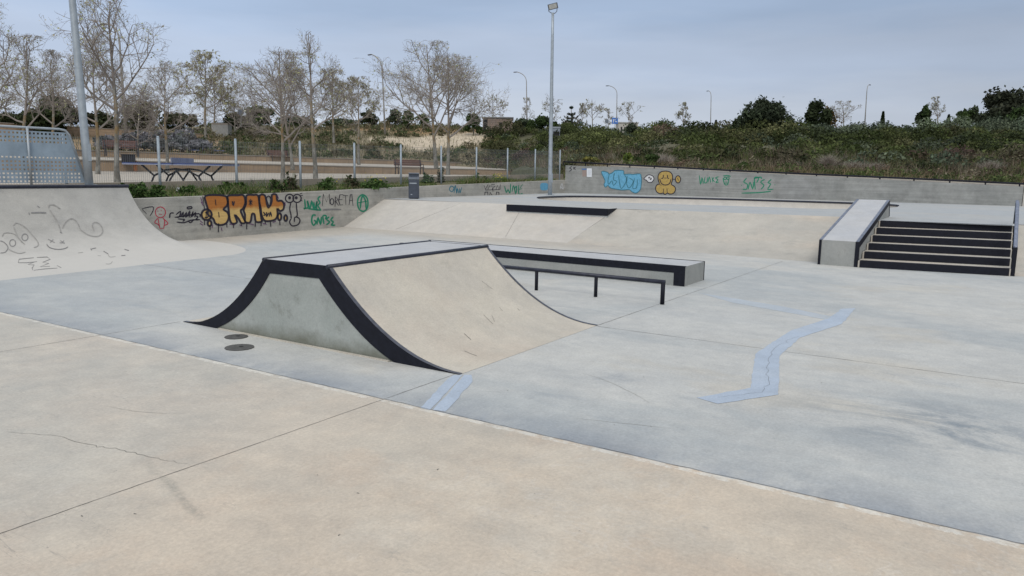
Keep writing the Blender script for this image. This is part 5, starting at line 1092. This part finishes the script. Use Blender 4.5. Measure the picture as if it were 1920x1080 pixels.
def tennis(px, yb, d, rz, label, k=1.):
    B = atd(px, yb, d); B[2] = PZ1(B[1]) if k == 1. else 2.02; t = thing('table_tennis_table', tuple(B), label, 'table', 'outdoor table tennis tables', rz)
    def part(name, m_, mat): return m_.build(name, mat, t, world=False)
    o = part('table_top', MB().box((-1.37, -.76, .73), (-.01, .76, .76)).box((.01, -.76, .73), (1.37, .76, .76)), MT['blue'])
    part('table_edge', MB().box((-1.375, -.765, .70), (1.375, .765, .729)), MT['netgrey']); part('net', MB().box((-.012, -.83, .762), (.012, .83, .91)), MT['netgrey'])
    for s_ in (-1, 1):
        for yy in (-.5, .5):
            part('leg', MB().tube([(s_ * .95, yy, .70), (s_ * .62, yy, .40), (s_ * .80, yy, .0)], .032, 6).tube([(s_ * .62, yy, .40), (s_ * .30, yy, .56), (0, yy, .60)], .028, 6).tube([(s_ * .30, yy, .0), (s_ * .18, yy, .30), (0, yy, .56)], .028, 6), MT['black'])
    return t
tennis(345, 357, 22.2, math.atan2(-.844, .536) + R_(2), 'blue table tennis table on the lower plaza nearest the fence')
tennis(381, 299, 53, R_(-35), 'smaller looking blue table tennis table further off on the upper plaza', 2)
# litter bins
def deck_bin():
    c = onz(776, 372.5, ZP); t = thing('litter_bin', tuple(c), 'dark grey metal litter bin with a hooded top against the graffiti wall', 'litter bin', None, R_(-50))
    w_, dp, h = .165, .15, .60
    MB().box((-w_, -dp, .02), (w_, dp, h)).box((-w_ + .02, -dp + .02, 0), (w_ - .02, dp - .02, .02)).build('body', plain('dark_grey_bin_paint', (.055, .065, .085), .45, .1, .2, 8), t, world=False)
    bpy.data.objects['body'].modifiers.new('b', 'BEVEL').width = .012
    o = MB().prism([(-dp, h + .19), (-dp + .02, h + .21), (dp, h + .14), (dp, h + .01), (-dp, h + .01), (-dp, h + .07), (-.02, h + .09), (-.02, h + .16)], 'x', -w_, w_).build('hood', MT['hooded'], t, world=False); fix_normals(o)
    MB().box((-w_ + .03, -dp - .006, .47), (w_ - .08, -dp - .001, .50)).box((-.10, -dp - .005, .12), (-.05, -dp - .001, .15)).build('label_plate', MT['galv'], t, world=False)
    return t
MT['hooded'] = plain('grey_bin_hood', (.16, .18, .21), .5, .1)
deck_bin()
B = atd(243, 321, 37); t = thing('litter_bin', tuple(B), 'black rectangular bin on an orange-brown post beside the terrace wall', 'litter bin', None, R_(-30))
MB().box((-.32, -.2, .42), (.28, .2, .78)).build('body', MT['black'], t, world=False); MB().box((.18, -.06, 0), (.34, .06, .52)).build('post', plain('rusty_orange_post', (.24, .09, .03), .7), t, world=False); MB().box((-.36, -.24, .781), (.32, .24, .81)).build('lid', MT['black'], t, world=False)
# ================================================================== BUILDINGS
def boxhouse(name, pxa, pxb, yb, yt, d, depth, mat, roofmat, label, opening=None, over=.1):
    A = atd(pxa, yb, d); Bq = atd(pxb, yb, d); zt = atd((pxa + pxb) / 2, yt, d)[2]; A[2] = Bq[2] = min(A[2], Bq[2]) - .8
    dx = (Bq - A); dx[2] = 0; w_ = np.linalg.norm(dx); rz = math.atan2(dx[1], dx[0]); t = thing(name, tuple(A), label, 'hut', None, rz); h = zt - A[2]
    MB().box((0, 0, 0), (w_, depth, h)).build('wall', mat, t, world=False); MB().box((-over, -over, h + .002), (w_ + over, depth + over, h + .16)).build('roof', roofmat, t, world=False)
    for (a, b, c, e) in (opening or []): MB().box((a * w_, -.03, c * h), (b * w_, -.002, e * h)).build('opening', MT['hole'], t, world=False)
    return t
MT['stone'] = brick_mat('rough_tan_stone', (.27, .20, .16), (.22, .17, .14), (.15, .12, .10), .45, .22, .02)
boxhouse('stone_hut', 905, 961, 246, 222, 92, 3.5, MT['stone'], plain('grey_flat_roof', (.17, .17, .165), .9), 'low flat-roofed stone hut on the crest right of the bare trees', [(.02, .16, .35, .95), (.55, .66, .45, .8)])
boxhouse('white_hut', 1159, 1196, 249, 231, 118, 3, MT['bank'], plain('pale_roof_slab', (.4, .4, .39), .8), 'small whitewashed hut beside the blue road sign', [(.12, .2, .3, .75), (.3, .36, .55, .75)])
boxhouse('concrete_block', 397, 428, 257, 234, 72, 1.0, plain('pale_grey_render', (.33, .33, .31), .85), CAPM, 'plain pale concrete block standing on the left slope', None, .0)
boxhouse('metal_cabinet', 1036, 1050, 250, 240.5, 84, .8, plain('grey_cabinet', (.22, .25, .28), .6), plain('grey_cabinet_top', (.28, .31, .34), .6), 'grey metal cabinet on the crest right behind the tall floodlight pole', [(.1, .9, .1, .75)], .05)
# parked cars on the road beyond the scrub
def car(px, yt, d, paintc, label, rz):
    B = atd(px, yt, d); B[2] -= 1.45; t = thing('parked_car', tuple(B), label, 'car', 'cars parked beyond the scrub', rz)
    m1 = plain('car_paint', paintc, .3, .2, .02); gl = plain('car_glass', (.03, .035, .04), .1)
    def part(name, m_, mat, sm=False): return m_.build(name, mat, t, sm, world=False)
    o = part('body', MB().prism([(-2.1, .35), (-2.1, .85), (-1.6, .95), (-1.1, 1.36), (-.4, 1.45), (.5, 1.42), (1.1, .98), (1.9, .88), (2.1, .65), (2.1, .35)], 'y', -.85, .85), m1); fix_normals(o); bevel(o, .06, 3)
    for s_ in (-1, 1):
        part('window', MB().prism([(-1.35, .98), (-1.0, 1.32), (-.4, 1.38), (.42, 1.36), (.85, 1.0)], 'y', s_ * .856, s_ * .862), gl)
        for x in (-1.3, 1.3): part('wheel', MB().tube([(x, s_ * .66, .32), (x, s_ * .87, .32)], .32, 16), MT['black'])
    return t
car(1599, 240.5, 84, (.42, .46, .5), 'silver parked car whose roof shows above the scrub left of the small cypress', R_(-55))
car(1791, 242.5, 88, (.30, .38, .46), 'blue-grey parked car whose roof shows above the scrub near the right', R_(-70))
# ================================================================== TREES
PT = plane_tree
PT(-22, 345, -14, 12, 110, 24, 'bare tree cut off by the left edge of the photo', .35, zb=1.0)
PT(44, 330, 50, 72, 118, 33, 'bare budding tree behind the perforated guard at the far left', .30, buds=1.6, bc=[(.24, .25, .10), (.30, .29, .16)])
PT(100, 322, 96, 100, 90, 40, 'thin bare tree in front of the dark round shrub', .35, buds=.5)
PT(221, 352, 206, 2, 185, 22.5, 'tallest bare tree with orange lichen on its trunk, right of the floodlight pole', .36, buds=1.2, zb=1.0, nl=13)
PT(184, 335, 174, 74, 120, 32, 'bare tree with lichened trunk just left of the tallest bare tree', .32, buds=.6, zb=1.25)
PT(313, 330, 308, 118, 104, 37, 'slim bare tree behind the blue table', .36, buds=1.0)
PT(258, 300, 262, 165, 70, 46, 'small leafless tree behind the benches at left', .2, buds=.6)
PT(386, 262, 384, 98, 90, 66, 'young tree with pale green leaves standing alone left of centre', .36, buds=3, bsize=.10, bc=[(.42, .42, .20), (.48, .46, .28)], rmin=.012)
PT(402, 256, 402, 150, 62, 80, 'smaller pale green tree half behind the young leafy one', .34, buds=3, bsize=.11, bc=[(.40, .41, .2), (.44, .43, .26)])
PT(441, 262, 438, 178, 70, 72, 'faint thin bare tree beside the grey round sign', .2, buds=.6)
PT(531, 345, 524, 96, 150, 30, 'broad twiggy bare tree in front of the middle bench', .30, buds=.6, zb=1.2, nl=14)
PT(549, 318, 520, 120, 110, 44, 'dense twiggy bare tree behind the broad one', .22, buds=.5, nl=12)
PT(592, 350, 578, 64, 125, 28, 'tall pale-barked bare tree in the middle of the lower plaza', .34, buds=.9, zb=1.15)
PT(626, 268, 622, 132, 76, 60, 'whitish budding tree behind the tall pale-barked tree', .35, buds=2.2, bsize=.11, bc=[(.40, .38, .27), (.34, .33, .2)])
PT(673, 309, 671, 146, 76, 50, 'whitish budding tree left of the tallest street lamp', .40, buds=1.6, bsize=.09, bc=[(.40, .38, .28), (.34, .33, .2)])
PT(818, 316, 800, 84, 150, 42, 'left one of the pair of wide bare trees in the centre', .26, buds=1.2, nl=13, bsize=.06)
PT(840, 328, 842, 108, 140, 37, 'right one of the pair of wide bare trees in the centre', .30, buds=1.0, nl=13)
FT = 'small trees far off on the skyline'
for (px, yb, yt, w_, d, lb_, b_, c0) in ((925, 250, 177, 46, 95, 'round-headed budding tree behind the stone hut', 4, .42), (989, 250, 184, 26, 118, 'thin bare tree half hidden by a street lamp pole', 1.5, .2), (1034, 250, 176, 40, 100, 'thin tree directly behind the tall floodlight pole', 2.2, .3),
        (1111, 250, 186, 38, 98, 'pale budding round tree between the conifer and the signs', 4, .36), (1092, 250, 194, 20, 106, 'narrow pale tree just left of the pale budding round tree', 2.5, .2), (1180, 252, 192, 44, 100, 'pale budding tree in front of the white hut', 4, .34), (1141, 250, 205, 16, 118, 'tiny bare sapling above the grey round sign', 1, .3),
        (1281, 252, 193, 27, 82, 'narrow upright bare tree with one low side branch', 3, .28), (1582, 250, 190, 50, 90, 'bare orange-tinged tree right of the autumn shrub', 1.6, .25), (1758, 246, 182, 30, 100, 'pale sparse tree between the dark bush and the small cypress', 2.6, .3)):
    PT(px, yb, px - 1, yt, w_, d, lb_, c0, .75, buds=b_ * 1.0, bsize=.10, group=FT, bc=[(.46, .44, .36), (.36, .36, .24), (.30, .30, .18)], nl=8, rmin=.012)
DK = [(.028, .042, .016), (.035, .05, .02), (.045, .06, .025)]; MG = [(.05, .08, .025), (.065, .10, .03), (.04, .065, .02)]; OLV = [(.06, .08, .045), (.075, .095, .055), (.05, .065, .04)]; LAV = [(.21, .205, .22), (.16, .17, .17), (.24, .235, .25), (.12, .14, .11)]
shrub('round_shrub', 100, 258, 180, 98, 56, DK, 'big dark green round shrub left of the floodlight pole', n=5200, leaf=.2)
shrub('shrub', 268, 258, 188, 78, 66, [(.07, .065, .035), (.055, .065, .03)], 'brownish olive shrub behind the large bare trees', n=3000, leaf=.2)
shrub('shrub', 20, 258, 212, 90, 64, DK + [(.06, .055, .03)], 'dark low shrub at the far left edge', n=3000, leaf=.2)
shrub('shrub', 190, 256, 212, 80, 70, [(.06, .06, .035), (.045, .055, .025)], 'low brown-green shrub behind the leaning trunk', n=2500, leaf=.2)
shrub('shrub', 340, 248, 212, 80, 80, DK + [(.07, .065, .04)], 'low dark shrub left of the pale green young tree', n=2200, leaf=.2)
shrub('shrub', 484, 238, 200, 62, 76, MG, 'fresh green bushy shrub right of the round sign', n=3200, leaf=.2)
shrub('shrub', 445, 240, 214, 60, 84, DK, 'dark shrub behind the grey round sign', n=1600, leaf=.2)
shrub('shrub', 692, 232, 206, 34, 92, DK, 'small dark round shrub left of the tallest street lamp', n=1500, leaf=.2)
shrub('shrub', 742, 233, 204, 34, 96, OLV, 'grey-green shrub just right of the tallest street lamp', n=1500, leaf=.2)
shrub('shrub', 766, 240, 205, 24, 90, MG, 'bright green upright shrub left of the wide bare trees', n=1400, leaf=.18)
shrub('shrub', 792, 234, 215, 28, 96, MG, 'small green shrub behind the wide bare trees', n=1000, leaf=.2)
shrub('shrub', 888, 250, 212, 36, 90, MG, 'green shrub against the left end of the stone hut', n=1800, leaf=.2)
shrub('shrub', 560, 240, 218, 90, 96, OLV + DK, 'low olive shrubs line on the crest behind the twiggy trees', n=1600, leaf=.22)
shrub('shrub', 640, 240, 222, 80, 96, OLV, 'low olive hedge patch on the crest right of the pale tree', n=1500, leaf=.22)
shrub('shrub', 980, 256, 222, 52, 94, OLV + MG, 'rounded shrub on the crest right of the stone hut', n=2200, leaf=.2)
shrub('shrub', 1014, 254, 216, 56, 92, MG + DK, 'green shrub on the crest left of the tall floodlight pole', n=2400, leaf=.2)
shrub('shrub', 1040, 252, 229, 30, 94, MG + DK, 'low green shrub on the crest just right of the tall floodlight pole', n=1200, leaf=.2)
shrub('shrub', 1063, 252, 225, 24, 94, MG, 'small green shrub at the foot of the star-shaped conifer', n=1200, leaf=.18)
shrub('shrub', 1183, 262, 232, 36, 72, OLV, 'feathery grey-green shrub in front of the white hut', n=1500, leaf=.14, spiky=.25)
shrub('shrub', 1242, 262, 230, 36, 70, OLV, 'feathery grey-green shrub left of the narrow bare tree', n=1700, leaf=.14, spiky=.3)
shrub('large_shrub', 1424, 282, 190, 98, 60, [(.045, .06, .032), (.055, .072, .04), (.035, .047, .027)], 'largest feathery dark shrub rising above the scrub', n=9500, leaf=.13, spiky=.04, lumps=26, aspect=2.6, edge=.22)
shrub('shrub', 1378, 274, 222, 40, 62, OLV + DK, 'lower shoulder of bush at the left of the largest shrub', n=2600, leaf=.14)
shrub('shrub', 1478, 262, 218, 24, 62, OLV, 'wispy little shrub right of the largest shrub', n=700, leaf=.12, spiky=.3)
shrub('shrub', 1532, 268, 190, 52, 64, DK + [(.10, .065, .02)], 'dark shrub with orange tinged leaves right of the largest shrub', n=4200, leaf=.15, lumps=16, edge=.25)
shrub('shrub', 1556, 268, 208, 40, 66, [(.12, .08, .03), (.06, .06, .03)], 'rusty brown thin shrub beside the orange tinged one', n=1300, leaf=.12, edge=.35)
shrub('dark_conifer', 1731, 248, 199, 32, 92, DK + MG, 'dark pointed bushy tree left of the pale sparse tree', 'tree', n=3000, leaf=.2)
shrub('oak_tree', 1806, 242, 205, 30, 120, MG, 'left half of the small rounded green trees near the right edge', 'tree', n=1800, leaf=.25)
shrub('oak_tree', 1823, 240, 198, 26, 120, OLV + MG, 'airy round-topped green tree near the right edge', 'tree', n=900, leaf=.25, edge=.3)
shrub('pine_tree', 1898, 244, 168, 118, 110, [(.03, .036, .02), (.038, .043, .025), (.045, .048, .03)], 'huge dark broad tree at the right edge of the skyline', 'tree', n=9000, leaf=.32, lumps=24)
shrub('pine_tree', 1860, 242, 202, 60, 108, [(.03, .038, .02), (.038, .043, .025)], 'lower dark tree mass left of the huge broad tree', 'tree', n=3200, leaf=.3)
shrub('olive_tree', 1912, 248, 198, 52, 98, MG + OLV, 'lighter green round tree in front of the huge dark tree', 'tree', n=3200, leaf=.25)
for k, (px, yb, yt, w_, d) in enumerate(((1653, 244, 210, 8, 92), (1776, 246, 216, 9, 92), (1341, 250, 226, 7, 100), (1908, 246, 208, 11, 96))):
    B = atd(px, yb + 3, d); T = atd(px, yt, d); Hh = T[2] - B[2]; W_2 = w_ * d / F
    t = thing('cypress', tuple(B), ['slender dark cypress right of the lone street lamp', 'short slim cypress beside the pale sparse tree', 'tiny cypress beside the short-armed street lamp', 'cypress at the right edge before the light green tree'][k], 'tree', 'small dark cypresses on the skyline')
    n = 1500; u = rng.random(n); wv = np.sin(np.clip(u * .9 + .12, 0, 1) * np.pi) ** .7 * (1 - u * .5); a = rng.uniform(0, 6.28, n); rr = W_2 * .5 * wv * rng.uniform(.5, 1.1, n)
    cards('crown', np.stack([B[0] + np.cos(a) * rr, B[1] + np.sin(a) * rr, B[2] + u * Hh], 1), .16, pal(n, DK), MT['leaf'], t, aspect=2); MB().tube([B - [0, 0, .3], B + [0, 0, Hh * .8]], [.12, .03], 6).build('trunk', MT['bark'], t)
# star-shaped araucaria
B = atd(1072, 252, 92); T = atd(1071, 200, 92); t = thing('araucaria', tuple(B), 'star-shaped conifer with tiered upswept branches on the crest', 'tree')
MB().tube([B, T], [.13, .025], 6).build('trunk', MT['bark'], t); m_ = MB(); Hh = T[2] - B[2]; PP_ = []
for k, (u, ln) in enumerate(((.24, 1.3), (.42, 1.25), (.58, .9), (.72, .5), (.97, .15))):
    for j in range(7):
        a = j * .9 + k; p0 = B + (T - B) * u; p1 = p0 + np.array([math.cos(a) * ln * .6, math.sin(a) * ln * .6, -.02]); p2 = p0 + np.array([math.cos(a) * ln, math.sin(a) * ln, .30 * ln]); m_.tube([p0, p1, p2], [.05, .07, .03], 4)
        for q in range(26): s_ = rng.random(); c = p0 + (p1 - p0) * s_ * 2 if s_ < .5 else p1 + (p2 - p1) * (s_ - .5) * 2; PP_.append(c + rng.normal(0, .05, 3))
m_.build('branches', MT['twig'], t); PP_ = np.array(PP_); cards('needles', PP_, .13, pal(len(PP_), [(.035, .055, .035), (.03, .045, .03)]), MT['leaf'], t, aspect=2)
# lavender mounds
for k, (px, yb, yt, w_, d) in enumerate(((205, 284, 254, 60, 50), (240, 284, 248, 60, 50), (285, 284, 252, 56, 51), (330, 284, 254, 54, 52), (352, 276, 241, 62, 57), (378, 285, 262, 56, 53), (300, 272, 244, 50, 58), (262, 270, 245, 44, 58))):
    shrub('lavender_bush', px, yb, yt, w_, d, LAV, ['grey-violet lavender mound at the left end behind the benches', 'second lavender mound from the left', 'lavender mound behind the slim bare tree', 'lavender mound above the far blue table', 'tallest lavender mound at the back of the bed', 'lavender mound at the right end of the bed', 'back-row lavender mound behind the slim bare tree', 'back-row lavender mound, left one'][k], 'bush', 'lavender mounds above the terrace wall', n=2400, leaf=.10, lumps=16, aspect=2.6, trunk=False)
# bright plants just behind the back wall
for (px, yb, yt, w_, d, cols, lb_) in ((1178, 312, 287, 22, 36, [(.14, .18, .03), (.09, .13, .03)], 'yellow-green leafy plant just behind the back wall'), (1195, 312, 296, 24, 36, MG, 'low green plant beside the yellow-green one'), (1221, 312, 290, 30, 36, MG, 'bushy mid-green plant behind the rail above the speech bubble'), (1395, 322, 304, 30, 35, MG, 'bushy green plant behind the rail above the green writing'), (1105, 304, 294, 36, 38, [(.20, .19, .05), (.14, .15, .05)], 'low yellowish plant behind the left end of the back wall')):
    shrub('leafy_plant', px, yb, yt, w_, d, cols, lb_, 'plant', 'leafy plants on the verge', n=900, leaf=.09, trunk=False, lumps=10)
for (px, yb, yt, w_, d) in ((1240, 308, 289, 44, 38), (1596, 322, 303, 60, 36), (1640, 322, 306, 30, 36), (1552, 318, 285, 14, 36), (1855, 328, 300, 26, 36), (1705, 328, 318, 34, 35)):
    TS += 1; B = atd(px, yb, d); n = 1400; W_2 = w_ * d / F; Hh = (yb - yt) * d / F; t = thing('dry_bush', tuple(B), {1240: 'pale dry twiggy bush right of the mid-green plant', 1596: 'widest pale dry twiggy bush behind the back wall', 1640: 'small pale dry bush right of the widest one', 1552: 'tall leaning pale dry stalks left of the widest dry bush', 1855: 'pale dry twiggy stalks near the right edge', 1705: 'low pale dry bush at the foot of the scrub'}[px], 'dry bush', 'pale dry bushes behind the wall')
    a = rng.uniform(0, 6.28, n); q = rng.random(n) ** .6; P = np.stack([B[0] + np.cos(a) * q * W_2 * .5, B[1] + np.sin(a) * q * W_2 * .5, B[2] + rng.random(n) * Hh * .6 * (1 - q * .6)], 1)
    blades('twigs', P, rng.uniform(.1, .35, n) * min(1.5, Hh / .4), .018, pal(n, [(.34, .29, .24), (.26, .22, .18), (.40, .36, .31)]), t, lean=.7)
bpy.context.view_layer.update()
